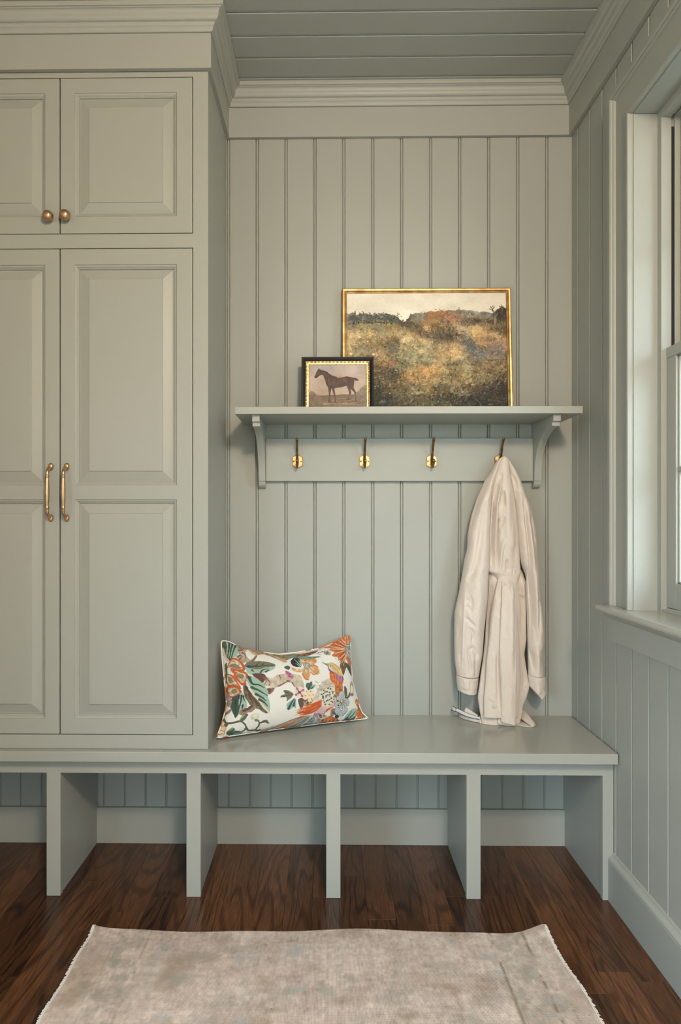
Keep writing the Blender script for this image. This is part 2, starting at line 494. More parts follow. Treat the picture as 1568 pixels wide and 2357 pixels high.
# ------------------------------------------------------------------ window in the right wall
def window_right():
    root = MB()
    # jamb boards with a parting stop step: far, near, head
    jp = [(0.0, XR - 0.002), (0.0, 0.9395), (0.024, 0.9395), (0.024, 0.9676), (0.017, 0.9676), (0.017, 0.977), (0.024, 0.977), (0.024, 1.060), (-0.014, 1.060), (-0.014, XR - 0.002)]
    root.prism(jp, lambda p, q, t: (q, WY1 - p, t), WZ0 - 0.02, WZ1 + 0.0)
    root.prism(jp, lambda p, q, t: (q, WY0 + p, t), WZ0 - 0.02, WZ1 + 0.0)
    root.box(XR - 0.002, 1.060, WY0, WY1, WZ1 + 0.0001, WZ1 + 0.014)
    root.box(0.9395, 0.9676, WY0 + 0.0241, WY1 - 0.0241, WZ1 - 0.024, WZ1).box(0.9676, 0.977, WY0 + 0.0241, WY1 - 0.0241, WZ1 - 0.017, WZ1).box(0.977, 1.060, WY0 + 0.0241, WY1 - 0.0241, WZ1 - 0.024, WZ1)
    w = root.build('window_1', M_SAGE, bevel=0.0008, kind='structure')
    MB().box(0.9677, 0.9765, WY1 - 0.022, WY1 - 0.0165, 1.64, WZ1 - 0.05).build('track', M_DARK, w)
    # moulded casing: a = distance outwards from the opening, t = stand-off from the wall
    cp = [(0.004, -0.004), (0.004, 0.0165), (0.007, 0.0185), (0.013, 0.0185), (0.017, 0.0165), (0.019, 0.0125), (0.034, 0.0125), (0.0355, 0.0115), (0.096, 0.0115),
          (0.097, 0.0145), (0.0985, 0.0175), (0.101, 0.0190), (0.1025, 0.0195), (0.1035, 0.0240), (0.107, 0.0265), (0.1195, 0.0265), (0.123, 0.0240), (0.123, -0.004)]

    def far(a, t, z): return (XR - t, WY1 + a, z)
    def near(a, t, z): return (XR - t, WY0 - a, z)
    m = MB()
    m.sweep([[far(a, t, WZ0 + 0.0) for a, t in cp], [far(a, t, WZ1 + a) for a, t in cp]], smooth=False)
    m.build('casing', M_SAGE, w, bevel=0.0006, seg=1)
    m = MB(); m.sweep([[near(a, t, WZ0 + 0.0) for a, t in cp], [near(a, t, WZ1 + a) for a, t in cp]], smooth=False)
    m.build('casing', M_SAGE, w, bevel=0.0006, seg=1)
    m = MB(); m.sweep([[(XR - t, WY0 - a, WZ1 + a) for a, t in cp], [(XR - t, WY1 + a, WZ1 + a) for a, t in cp]], smooth=False)
    m.build('head_casing', M_SAGE, w, bevel=0.0006, seg=1)
    # stool with bullnose, apron, sloping sill
    st = [(0.94, 0.883), (0.94, 0.905), (0.833, 0.905), (0.826, 0.9035), (0.821, 0.899), (0.820, 0.894), (0.821, 0.889), (0.826, 0.8845), (0.833, 0.883)]
    m = MB().prism(st, lambda p, q, t: (p, t, q), WY0 - 0.145, WY1 + 0.145)
    m.build('stool', M_SEAT, w, bevel=0.0008, seg=1)
    cv = [(0.878, 0.883), (0.836, 0.883), (0.838, 0.8795), (0.845, 0.873), (0.853, 0.8665), (0.8555, 0.865), (0.8555, 0.7985), (0.878, 0.7985)]
    MB().prism(cv, lambda p, q, t: (p, t, q), WY0 - 0.118, WY1 + 0.1255).build('apron', M_SAGE, w, bevel=0.0006, seg=1)
    sl = [(0.9405, 0.870), (0.9405, 0.9125), (0.953, 0.9125), (0.953, 0.916), (1.060, 0.905), (1.060, 0.870)]
    MB().prism(sl, lambda p, q, t: (p, t, q), WY0 + 0.001, WY1 - 0.001).build('sill', M_SEAT, w, bevel=0.0008, seg=1)

    def sash(name, x0, z0, z1, bot, top):
        xa, xb, xg = x0, x0 + 0.034, x0 + 0.017
        y0, y1 = WY0 + 0.0255, WY1 - 0.0255; sw = 0.048
        s = MB()
        s.box(xa, xb, y1 - sw, y1, z0, z1 - top).box(xa, xb, y0, y0 + sw, z0, z1 - top)
        s.box(xa, xb, y0 + sw, y1 - sw, z0, z0 + bot).box(xa - 0.001, xb, y0, y1, z1 - top, z1)
        so = s.build(name, M_SAGE, w, bevel=0.0012)
        # glazing bead, muntins, panes
        g = MB()
        for yy, sg in ((y1 - sw, -1), (y0 + sw, 1)):
            g.box(xg - 0.010, xg + 0.010, min(yy, yy + sg * 0.006), max(yy, yy + sg * 0.006), z0 + bot, z1 - top)
        g.box(xg - 0.010, xg + 0.010, y0 + sw, y1 - sw, z0 + bot, z0 + bot + 0.006).box(xg - 0.010, xg + 0.010, y0 + sw, y1 - sw, z1 - top - 0.006, z1 - top)
        g.build('glazing_bead', M_SAGE, so, bevel=0.001)
        zi0, zi1, yi0, yi1 = z0 + bot, z1 - top, y0 + sw, y1 - sw
        zm = (zi0 + zi1) / 2; mw = 0.011
        mp = [(-mw, 0.003), (-mw * 0.55, -0.012), (mw * 0.55, -0.012), (mw, 0.003), (mw * 0.6, 0.012), (-mw * 0.6, 0.012)]
        MB().prism(mp, lambda p, q, t: (xg + q, t, zm + p), yi0, yi1).build('muntin', M_SAGE, so, bevel=0.0006, seg=1)
        ys = [yi0 + (yi1 - yi0) * k / 3 for k in (1, 2)]
        for yv in ys:
            for za, zb in ((zi0, zm - mw), (zm + mw, zi1)):
                MB().prism(mp, lambda p, q, t: (xg + q, yv + p, t), za, zb).build('muntin', M_SAGE, so, bevel=0.0006, seg=1)
        e = [yi0] + ys + [yi1]
        for k in range(3):
            for za, zb in ((zi0, zm), (zm, zi1)):
                MB().box(xg - 0.0015, xg + 0.0015, e[k] + 0.002, e[k + 1] - 0.002, za + 0.002, zb - 0.002).build('pane', M_GLASS, so)
    sash('lower_sash', 0.954, 0.918, 1.646, 0.070, 0.030)
    sash('upper_sash', 0.992, 1.614, 2.2955, 0.032, 0.046)


window_right()

# added unseen window behind the photographer, sized as front fill light
dr = MB()
dr.box(RX0 - 0.09, RX0, YF - 0.01, YF + 0.022, RZ0 - 0.09, RZ1 + 0.09).box(RX1, RX1 + 0.09, YF - 0.01, YF + 0.022, RZ0 - 0.09, RZ1 + 0.09)
dr.box(RX0, RX1, YF - 0.01, YF + 0.022, RZ1, RZ1 + 0.09).box(RX0, RX1, YF - 0.01, YF + 0.04, RZ0 - 0.09, RZ0)
fill_window = dr.build('fill_window', M_SAGE, bevel=0.002, kind='structure')
for k in range(3):
    z0 = RZ0 + (RZ1 - RZ0) * k / 3; z1 = RZ0 + (RZ1 - RZ0) * (k + 1) / 3
    if k: MB().box(RX0, RX1, YF - 0.062, YF - 0.038, z0 - 0.010, z0 + 0.010).build('muntin', M_SAGE, fill_window)
    MB().box(RX0 + 0.001, RX1 - 0.001, YF - 0.052, YF - 0.048, z0 + 0.010, z1 - 0.010).build('pane', M_GLASS, fill_window)
# added unseen glazed door in the left wall, cool fill from the left
dr = MB()
dr.box(XL - 0.01, XL + 0.022, LY0 - 0.10, LY0, 0.0, LZ1 + 0.10).box(XL - 0.01, XL + 0.022, LY1, LY1 + 0.10, 0.0, LZ1 + 0.10).box(XL - 0.01, XL + 0.022, LY0, LY1, LZ1, LZ1 + 0.10)
dr.box(XL - 0.08, XL - 0.04, LY0 + 0.003, LY0 + 0.09, 0.005, LZ1 - 0.003).box(XL - 0.08, XL - 0.04, LY1 - 0.09, LY1 - 0.003, 0.005, LZ1 - 0.003)
dr.box(XL - 0.08, XL - 0.04, LY0 + 0.09, LY1 - 0.09, 0.005, 0.16).box(XL - 0.08, XL - 0.04, LY0 + 0.09, LY1 - 0.09, LZ1 - 0.09, LZ1 - 0.003)
fill_door = dr.build('fill_door', M_SAGE, bevel=0.002, kind='structure')
for k in range(4):
    z0 = 0.16 + (LZ1 - 0.25) * k / 4; z1 = 0.16 + (LZ1 - 0.25) * (k + 1) / 4
    if k: MB().box(XL - 0.072, XL - 0.048, LY0 + 0.09, LY1 - 0.09, z0 - 0.010, z0 + 0.010).build('muntin', M_SAGE, fill_door)
    MB().box(XL - 0.062, XL - 0.058, LY0 + 0.091, LY1 - 0.091, z0 + 0.010, z1 - 0.010).build('pane', M_GLASS, fill_door)

# outside: ground and the shingled house next door, a sliver of which shows through the glass
M_GROUND = plain_mat('gravel', (0.34, 0.29, 0.23), 0.9, 0.4, 30)
MB().box(-30, 40, -30, 40, -0.42, -0.36).build('ground', M_GROUND, kind='structure')
M_SHINGLE = plain_mat('weathered_shingle', (0.17, 0.145, 0.135), 0.85, 0.5, 12)
M_ROOF = plain_mat('roof_felt', (0.10, 0.10, 0.11), 0.9, 0.4, 20)
house = empty('exterior_house', (3.7, 5.0, -0.36))
tag(house, 'pinkish grey shingled house outside the window, seen through the glass', 'house')
MB().box(0, 6, -5.0, 9, 0, 6.0).build('house_wall', M_SHINGLE, house)
for k in range(20):
    MB().add([(-0.03, -5.02, k * 0.3), (-0.03, 9.02, k * 0.3), (-0.012, 9.02, k * 0.3 + 0.3), (-0.012, -5.02, k * 0.3 + 0.3), (0.01, -5.02, k * 0.3), (0.01, 9.02, k * 0.3), (0.01, 9.02, k * 0.3 + 0.3), (0.01, -5.02, k * 0.3 + 0.3)],
             [(0, 1, 2, 3), (4, 7, 6, 5), (0, 4, 5, 1), (3, 2, 6, 7), (0, 3, 7, 4), (1, 5, 6, 2)]).build('shingle_course', M_SHINGLE, house)
MB().prism([(-0.4, 5.9), (3, 7.8), (6.4, 5.9), (6.4, 6.0), (3, 8.0), (-0.4, 6.05)], lambda p, q, t: (p, t, q), -5.3, 9.3).build('roof', M_ROOF, house)

# added unseen light blockers: eave over the window, low green rows hiding the horizon
MB().prism([(XR + 0.19, 2.50), (XR + 0.96, 2.30), (XR + 0.96, 2.44), (XR + 0.19, 2.85)], lambda p, q, t_: (p, t_, q), YF - 0.3, 3.2).build('shade_eave', M_SAGE, kind='structure')  # added eave, cuts the steep sky light that falls on the seat
M_BLOCKER = plain_mat('blocker_green', (0.055, 0.085, 0.035), 0.8, 0.8, 14)


def horizon_blocker(name, x0, x1, y0, y1, h, label):
    n, m_ = 26, 9
    def bump(a, b, c): return (fract(a * 12.9898 + b * 78.233 + c * 37.719) - 0.5) * 0.22
    def fract(q): q = math.sin(q) * 43758.5453; return q - math.floor(q)
    mb = MB(); lx, ly = x1 - x0, y1 - y0
    prof_ = [(0, 0), (0.02, 0.5), (0.0, 0.85), (0.16, 1.0), (0.5, 1.04), (0.84, 1.0), (1.0, 0.85), (0.98, 0.5), (1, 0)]
    rings = []
    for k in range(n + 1):
        t = k / n
        ring = []
        for j, (p, q) in enumerate(prof_):
            b = bump(k, j, lx) if 0 < j < 8 else 0
            ring.append((x0 + lx * t, y0 + ly * p + b, -0.36 + h * q + b) if lx > ly else (x0 + lx * p + b, y0 + ly * t, -0.36 + h * q + b))
        rings.append(ring)
    mb.sweep(rings, closed_ring=False, smooth=False, caps=True)
    return tag(mb.build(name, M_BLOCKER), label, 'horizon_blocker')


horizon_blocker('horizon_blocker', -7, 3.4, -8.4, -7.4, 1.3, 'unseen green row added to block the horizon from the rear fill window')
horizon_blocker('horizon_blocker', -9.4, -8.4, -5.2, 6, 1.1, 'unseen green row added to block the horizon from the left fill door')


# ------------------------------------------------------------------ built-in joinery
def settle(root, loc):
    """Put a thing's empty at its base without moving its parts."""
    root.location = loc
    for ch in root.children:
        ch.location = Vector(ch.location) - Vector(loc)


def grid_plate(xs, zs, holes, y0, y1):
    """Flat plate in the x-z plane with rectangular holes (set of (i, j) cells), front at y0."""
    m = MB(); nx, nz = len(xs) - 1, len(zs) - 1
    solid = lambda i, j: 0 <= i < nx and 0 <= j < nz and (i, j) not in holes
    for i in range(nx):
        for j in range(nz):
            if not solid(i, j): continue
            a, b, c, d = xs[i], xs[i + 1], zs[j], zs[j + 1]
            m.add([(a, y0, c), (b, y0, c), (b, y0, d), (a, y0, d)], [(0, 1, 2, 3)])
            m.add([(a, y1, c), (b, y1, c), (b, y1, d), (a, y1, d)], [(3, 2, 1, 0)])
            if not solid(i - 1, j): m.add([(a, y0, c), (a, y0, d), (a, y1, d), (a, y1, c)], [(0, 1, 2, 3)])
            if not solid(i + 1, j): m.add([(b, y0, c), (b, y1, c), (b, y1, d), (b, y0, d)], [(0, 1, 2, 3)])
            if not solid(i, j - 1): m.add([(a, y0, c), (a, y1, c), (b, y1, c), (b, y0, c)], [(0, 1, 2, 3)])
            if not solid(i, j + 1): m.add([(a, y0, d), (b, y0, d), (b, y1, d), (a, y1, d)], [(0, 1, 2, 3)])
    return m


def rect_rings(m, x0, x1, z0, z1, prof, y0, cap=False, flip=False):
    """Concentric rectangles: prof = (inset, depth) list, joined into a moulding; cap closes the innermost."""
    rings = [[(x0 + a, y0 + d, z0 + a), (x1 - a, y0 + d, z0 + a), (x1 - a, y0 + d, z1 - a), (x0 + a, y0 + d, z1 - a)] for a, d in prof]
    m.sweep(rings, smooth=False, caps=False)
    if cap: m.add(rings[-1], [(0, 1, 2, 3)])


# bench
ZS = 0.461
bench = empty('bench')
tag(bench, 'long sage green built-in bench with open shoe cubbies under its seat', 'bench')
MB().box(XL + 0.002, 0.8715, 2.025, YB - 0.001, ZS - 0.0315, ZS).build('seat_top', M_SEAT, bench, bevel=0.0018)
stiles = [(-1.2990, -1.2575), (-0.8691, -0.8258), (-0.4352, -0.3909), (-0.0040, 0.0400), (0.4262, 0.4698), (0.8416, 0.8742)]
xs, holes = [], set()
for k, (a, b) in enumerate(stiles):
    xs += [a, b]
for k in range(len(stiles) - 1): holes.add((2 * k + 1, 0))
grid_plate(xs, [0.0, 0.3805, 0.4292], holes, 2.066, 2.085).build('face_frame', M_SAGE, bench, bevel=0.0015)
for k, (a, b) in enumerate(stiles):
    pr = [(2.0853, 0.0), (YB - 0.015, 0.0), (YB - 0.015, 0.1285), (YB - 0.0008, 0.1285), (YB - 0.0008, 0.4292), (2.0853, 0.4292)]
    ax, bx_ = (a + 0.003, b - 0.003) if k < 5 else (a + 0.003, b - 0.0005)
    MB().prism(pr, lambda p, q, t: (t, p, q), ax, bx_).build('divider', M_SAGE, bench, bevel=0.001, seg=1)
settle(bench, (-0.21, 2.24, 0.0))

# cabinet
YC = 2.050
cab = empty('cabinet')
tag(cab, 'tall sage green built-in cabinet with raised-panel doors standing on the bench', 'cabinet')
cx0, cx1 = -1.2985, -0.365
g = 0.0042
dxs = [(-1.2285, -0.8222 - 0.0), (-0.8222, -0.4130)]
xs = [cx0, -1.2305, -0.4115, cx1]
zs = [ZS + 0.0004, 0.5040, 1.9955, 2.0390, 2.5185, 2.70]
grid_plate(xs, zs, {(1, 1), (1, 3)}, YC, YC + 0.020).build('face_frame', M_SAGE, cab, bevel=0.0010)
MB().box(cx1 - 0.019, cx1 - 0.0005, YC + 0.0203, YB - 0.0008, ZS + 0.0004, 2.70).build('side_panel', M_SAGE, cab, bevel=0.0008, seg=1)
MB().box(cx0 + 0.0005, cx0 + 0.018, YC + 0.0203, YB - 0.0008, ZS + 0.0004, 2.70).build('side_panel', M_SAGE, cab)
MB().box(cx0 + 0.02, cx1 - 0.02, YB - 0.012, YB - 0.002, ZS + 0.0004, 2.70).build('back_panel', M_DARK, cab)
for z in (0.482, 2.006, 2.655):
    MB().box(cx0 + 0.019, cx1 - 0.02, YC + 0.0205, YB - 0.013, z, z + 0.018).build('fixed_shelf', M_DARK, cab)

STICK = [(0.0, 0.0), (0.0006, 0.0022), (0.0022, 0.0028), (0.0045, 0.0034), (0.0072, 0.0058), (0.0084, 0.0078), (0.0100, 0.0080), (0.0112, 0.0105), (0.0114, 0.0160)]
PANEL = [(0.0100, 0.0125), (0.0150, 0.0120), (0.0170, 0.0112), (0.0425, 0.0030), (0.0432, 0.0008), (0.0440, 0.0)]


def door(x0, x1, z0, z1, opens):
    x0 += g / 2; x1 -= g / 2; z0 += g / 2; z1 -= g / 2
    ox0, ox1 = opens[0][0], opens[0][1]
    zz, hl = [z0], set()
    for k, (_, _, a, b) in enumerate(opens):
        zz += [a, b]; hl.add((1, 2 * k + 1))
    zz.append(z1)
    m = grid_plate([x0, ox0, ox1, x1], zz, hl, YC, YC + 0.0195)
    d = m.build('door', M_SAGE, cab, bevel=0.0012)
    for (a, b, c, e_) in opens:
        s = MB(); rect_rings(s, a, b, c, e_, STICK, YC + 0.0001)
        s.build('moulding', M_SAGE, d, bevel=0.0003, seg=1)
        s = MB(); rect_rings(s, a, b, c, e_, PANEL, YC + 0.0016, cap=True)
        s.build('raised_panel', M_SAGE, d, bevel=0.0004, seg=1)
    return d


xl, xm, xr = -1.2305 + 0.0002, -0.8208, -0.4115 - 0.0002
RO = (-0.7752, -0.4620)
LO = (xl + (xr - RO[1]), -0.8672)
dUL = door(xl, xm, 2.0390, 2.5185, [(LO[0], LO[1], 2.0935, 2.4715)])
dUR = door(xm, xr, 2.0390, 2.5185, [(RO[0], RO[1], 2.0935, 2.4715)])
dLL = door(xl, xm, 0.5040, 1.9955, [(LO[0], LO[1], 0.5535, 1.2250), (LO[0], LO[1], 1.2695, 1.9448)])
dLR = door(xm, xr, 0.5040, 1.9955, [(RO[0], RO[1], 0.5535, 1.2250), (RO[0], RO[1], 1.2695, 1.9448)])


def knob(d, x, z):
    pr = [(0.0, -0.0342), (0.0045, -0.0340), (0.0085, -0.0328), (0.0120, -0.0305), (0.0148, -0.0268), (0.0160, -0.0232), (0.0163, -0.0205), (0.0158, -0.0185),
          (0.0166, -0.0172), (0.0160, -0.0152), (0.0125, -0.0138), (0.0075, -0.0122), (0.0058, -0.0095), (0.0060, -0.0060), (0.0085, -0.0032), (0.0098, -0.0020), (0.0098, 0.0)]
    MB().lathe(pr, lambda a, b, h: (x + a, YC + h, z + b), 32).build('knob', M_BRASS, d)


knob(dUL, -0.8505, 2.0875)
knob(dUR, -0.7985, 2.0895)


def pull(d, x, z0, z1):
    m = MB()
    zc = (z0 + z1) / 2; hl = (z1 - z0) / 2
    for z, s in ((z0, -1), (z1, 1)):
        pr = [(0.0, -0.0085), (0.004, -0.0085), (0.0060, -0.0075), (0.0076, -0.0045), (0.0082, -0.0020), (0.0082, 0.0)]
        m.lathe(pr, lambda a, b, h: (x + a, YC + h, z + b * 1.42), 24)
    pts, rad = [], []
    for t in np.linspace(0, 1, 9):                      # lower elbow
        a = t * math.pi / 2
        pts.append((x, YC - 0.005 - 0.0245 * math.sin(a), z0 + 0.004 + 0.020 * (1 - math.cos(a)))); rad.append(0.0050)
    for t in np.linspace(0.03, 0.97, 40):
        z = z0 + 0.024 + (z1 - z0 - 0.048) * t
        s = abs(z - zc) / (hl - 0.024)
        r = 0.0050 + 0.0023 * (1 - min(1, s / 0.80) ** 2)
        if abs(s - 0.86) < 0.045: r = 0.0072
        pts.append((x, YC - 0.0295 - 0.0012 * (1 - s * s), z)); rad.append(r)
    for t in np.linspace(1, 0, 9):
        a = t * math.pi / 2
        pts.append((x, YC - 0.005 - 0.0245 * math.sin(a), z1 - 0.004 - 0.020 * (1 - math.cos(a)))); rad.append(0.0050)
    m.tube(pts, rad, 16)
    m.build('pull_handle', M_BRASS, d)


pull(dLL, -0.8480, 1.1685, 1.3260)
pull(dLR, -0.7990, 1.1685, 1.3260)
settle(cab, (-0.83, 2.24, ZS))

# wall shelf with brackets and peg rail
ZSH = 1.5285
shelf = empty('wall_shelf')
tag(shelf, 'sage green wall shelf on curved brackets with a hook rail below it', 'shelf')
MB().box(-0.3000, 0.8200, 2.1690, YB - 0.0006, 1.5050, ZSH).build('shelf_board', M_SAGE, shelf, bevel=0.0012)
MB().box(-0.2205, 0.7310, 2.3995, YB - 0.0006, 1.3005, 1.4530).build('hook_rail', M_SAGE, shelf, bevel=0.0015)


def bracket(x0, x1):
    pr = [(YB - 0.0006, 1.5048), (2.1870, 1.5048), (2.1870, 1.4835), (2.1900, 1.4828), (2.1945, 1.4822), (2.1975, 1.4800), (2.1980, 1.4770), (2.1985, 1.4690), (2.2150, 1.4688)]
    n = 44
    for k in range(n + 1):
        t = k / n
        a = t * math.pi / 2
        pr.append((2.2150 + (2.3840 - 2.2150) * math.sin(a) ** 1.05, 1.4680 - (1.4680 - 1.3300) * (1 - math.cos(a)) ** 1.0))
    pr += [(2.3860, 1.3010), (2.3880, 1.2995), (2.3905, 1.2995), (2.3910, 1.2940), (2.3940, 1.2860), (2.4000, 1.2800), (2.4080, 1.2770), (YB - 0.0006, 1.2765)]
    MB().prism(pr, lambda p, q, t: (t, p, q), x0, x1).build('bracket', M_SAGE, shelf, bevel=0.0010)


bracket(-0.2455, -0.2212)
bracket(0.7315, 0.7560)
settle(shelf, (0.26, 2.30, 1.2765))

# coat hooks
YR = 2.3995
hook_labels = ['brass double coat hook on the rail nearest the tall cabinet, empty',
               'empty brass double coat hook under the small horse picture, second from the cabinet',
               'brass double coat hook on the rail, empty one next to the hanging coat',
               'brass double coat hook on the rail holding the beige coat']
HX = [-0.1068, 0.1322, 0.3710, 0.6130]
HZ = 1.3708


def make_hook():
    h = empty('coat_hook')
    oc = [(-0.0190, 0.0152), (-0.0045, 0.0240), (0.0045, 0.0240), (0.0190, 0.0152), (0.0190, -0.0152), (0.0045, -0.0240), (-0.0045, -0.0240), (-0.0190, -0.0152)]
    MB().prism(oc, lambda p, q, t: (p, t, q), -0.0028, -0.0003).build('backplate_rim', M_HOOK, h, bevel=0.0006, seg=1)
    MB().prism([(p * 0.885, q * 0.90) for p, q in oc], lambda p, q, t: (p, t, q), -0.0036, -0.0027).build('backplate', M_PLATE, h, bevel=0.0004, seg=1)
    for sx in (-1, 1):
        MB().lathe([(0.0, -0.0050), (0.0018, -0.0048), (0.0027, -0.0040), (0.0028, -0.0034)], lambda a, b, hh: (sx * 0.0132 + a, hh, b), 12).build('screw', M_HOOK, h)
    up = [(0, -0.0030, -0.0010), (0, -0.0075, 0.0020), (0, -0.0125, 0.0085), (0, -0.0190, 0.0200), (0, -0.0260, 0.0330), (0, -0.0330, 0.0480), (0, -0.0400, 0.0610), (0, -0.0455, 0.0690), (0, -0.0505, 0.0735), (0, -0.0540, 0.0745), (0, -0.0565, 0.0742)]
    MB().tube(up, [0.0050, 0.0052, 0.0046, 0.0042, 0.0040, 0.0041, 0.0044, 0.0049, 0.0052, 0.0046, 0.0018], 14).build('prong', M_HOOK, h)
    lo = [(0, -0.0030, 0.0040), (0, -0.0080, -0.0020), (0, -0.0120, -0.0110), (0, -0.0175, -0.0185), (0, -0.0260, -0.0225), (0, -0.0350, -0.0205), (0, -0.0420, -0.0140), (0, -0.0465, -0.0060), (0, -0.0490, -0.0005), (0, -0.0500, 0.0030), (0, -0.0503, 0.0042)]
    MB().tube(lo, [0.0050, 0.0050, 0.0044, 0.0042, 0.0041, 0.0040, 0.0041, 0.0045, 0.0049, 0.0040, 0.0012], 14).build('prong', M_HOOK, h)
    return h


hk = make_hook()
for k in range(4):
    o = hk if k == 0 else copy_tree(hk)
    o.location = (HX[k], YR, HZ)
    tag(o, hook_labels[k], 'coat hook', 'brass coat hooks on the rail')


# ------------------------------------------------------------------ printed pictures: colour fields painted on fine grids
def vnoise(x, y, seed=0):
    xi = np.floor(x).astype(np.int64); yi = np.floor(y).astype(np.int64)
    xf = x - xi; yf = y - yi
    u = xf * xf * (3 - 2 * xf); v = yf * yf * (3 - 2 * yf)

    def h(a, b):
        n = (a * 374761393 + b * 668265263 + seed * 982451653) & 0xffffffff
        n = ((n ^ (n >> 13)) * 1274126177) & 0xffffffff
        return ((n ^ (n >> 16)) & 0xffff) / 65535.0
    return (h(xi, yi) * (1 - u) + h(xi + 1, yi) * u) * (1 - v) + (h(xi, yi + 1) * (1 - u) + h(xi + 1, yi + 1) * u) * v


def fnoise(x, y, seed=0, o=4):
    s = 0; a = 0.5; t = 0
    for k in range(o):
        s = s + a * vnoise(x * 2 ** k, y * 2 ** k, seed + k); t += a; a *= 0.5
    return s / t


def smooth_closed(pts, n=6):
    P = np.asarray(pts, float); m = len(P); out = []
    for i in range(m):
        p0, p1, p2, p3 = P[i - 1], P[i], P[(i + 1) % m], P[(i + 2) % m]
        for t in np.linspace(0, 1, n, endpoint=False):
            out.append(0.5 * ((2 * p1) + (p2 - p0) * t + (2 * p0 - 5 * p1 + 4 * p2 - p3) * t * t + (-p0 + 3 * p1 - 3 * p2 + p3) * t ** 3))
    return np.array(out)


def smooth_open(pts, n=8):
    P = np.asarray(pts, float)
    if len(P) < 3: return P
    Q = np.vstack([2 * P[0] - P[1], P, 2 * P[-1] - P[-2]]); out = []
    for i in range(1, len(Q) - 2):
        p0, p1, p2, p3 = Q[i - 1], Q[i], Q[i + 1], Q[i + 2]
        for t in np.linspace(0, 1, n, endpoint=False):
            out.append(0.5 * ((2 * p1) + (p2 - p0) * t + (2 * p0 - 5 * p1 + 4 * p2 - p3) * t * t + (-p0 + 3 * p1 - 3 * p2 + p3) * t ** 3))
    out.append(P[-1])
    return np.array(out)


class Painter:
    """Paints flat colour onto scattered points P (the vertices of a printed cloth or panel)."""
    def __init__(s, P, base, rough=3.0, freq=0.06):
        s.P0 = P
        d = np.stack([fnoise(P[:, 0] * freq, P[:, 1] * freq, 11, 3) - 0.5, fnoise(P[:, 0] * freq, P[:, 1] * freq, 29, 3) - 0.5], 1)
        s.P = P + d * rough * 2
        s.C = np.tile(np.asarray(base, float), (len(P), 1))
        s.xf = lambda q: np.asarray(q, float)

    def _near(s, lo, hi):
        return np.nonzero((s.P[:, 0] > lo[0]) & (s.P[:, 0] < hi[0]) & (s.P[:, 1] > lo[1]) & (s.P[:, 1] < hi[1]))[0]

    def mask(s, poly):
        idx = s._near(poly.min(0), poly.max(0))
        x, y = s.P[idx, 0], s.P[idx, 1]; ins = np.zeros(len(idx), bool)
        for i in range(len(poly)):
            x1, y1 = poly[i - 1]; x2, y2 = poly[i]
            if y1 == y2: continue
            c = ((y1 > y) != (y2 > y)) & (x < (x2 - x1) * (y - y1) / (y2 - y1) + x1)
            ins ^= c
        return idx[ins]

    def poly(s, pts, col, smooth=True, col2=None, f=0.03, seed=3, alpha=1.0):
        q = s.xf(pts); q = smooth_closed(q) if smooth else q
        idx = s.mask(q)
        c = np.tile(np.asarray(col, float), (len(idx), 1))
        if col2 is not None:
            k = np.clip((fnoise(s.P0[idx, 0] * f, s.P0[idx, 1] * f, seed) - 0.5) * 3.2 + 0.5, 0, 1)[:, None]
            c = c * (1 - k) + np.asarray(col2, float) * k
        s.C[idx] = s.C[idx] * (1 - alpha) + c * alpha
        return idx

    def ell(s, cx, cy, rx, ry, col, rot=0.0, **k):
        a = np.linspace(0, 2 * math.pi, 20, endpoint=False); ca, sa = math.cos(rot), math.sin(rot)
        p = np.stack([cx + rx * np.cos(a) * ca - ry * np.sin(a) * sa, cy + rx * np.cos(a) * sa + ry * np.sin(a) * ca], 1)
        return s.poly(p, col, smooth=False, **k)

    def line(s, pts, w, col, w1=None, sc=1.0, alpha=1.0):
        q = smooth_open(s.xf(pts)); w1 = w if w1 is None else w1
        idx = s._near(q.min(0) - max(w, w1), q.max(0) + max(w, w1))
        if not len(idx): return
        p = s.P[idx]; best = np.full(len(idx), 1e9); n = len(q) - 1
        for i in range(n):
            a, b = q[i], q[i + 1]; ab = b - a
            t = np.clip(((p - a) @ ab) / max(ab @ ab, 1e-9), 0, 1)
            d = np.linalg.norm(p - a - t[:, None] * ab, axis=1)
            ww = (w + (w1 - w) * (i + t) / n) / 2
            best = np.minimum(best, d - ww)
        k = idx[best < 0]
        s.C[k] = s.C[k] * (1 - alpha) + np.asarray(col, float) * alpha


def grid_mesh(name, P3, nu, nv, colors, mat, parent=None, smooth=True, flip=False):
    me = bpy.data.meshes.new(name)
    i = np.arange(nu * nv).reshape(nv, nu)
    q = np.stack([i[:-1, :-1], i[:-1, 1:], i[1:, 1:], i[1:, :-1]], -1).reshape(-1, 4)
    if flip: q = q[:, ::-1]
    me.vertices.add(len(P3)); me.vertices.foreach_set('co', np.asarray(P3, np.float32).ravel())
    me.loops.add(q.size); me.loops.foreach_set('vertex_index', q.astype(np.int32).ravel())
    me.polygons.add(len(q)); me.polygons.foreach_set('loop_start', np.arange(0, q.size, 4, dtype=np.int32))
    me.update(calc_edges=True)
    me.polygons.foreach_set('use_smooth', np.full(len(q), smooth))
    if colors is not None:
        at = me.color_attributes.new('paint', 'FLOAT_COLOR', 'POINT')
        c = np.ones((len(P3), 4), np.float32); c[:, :3] = colors
        at.data.foreach_set('color', c.ravel())
    me.materials.append(mat)
    o = bpy.data.objects.new(name, me); COL.objects.link(o)
    if parent: o.parent = parent
    return o


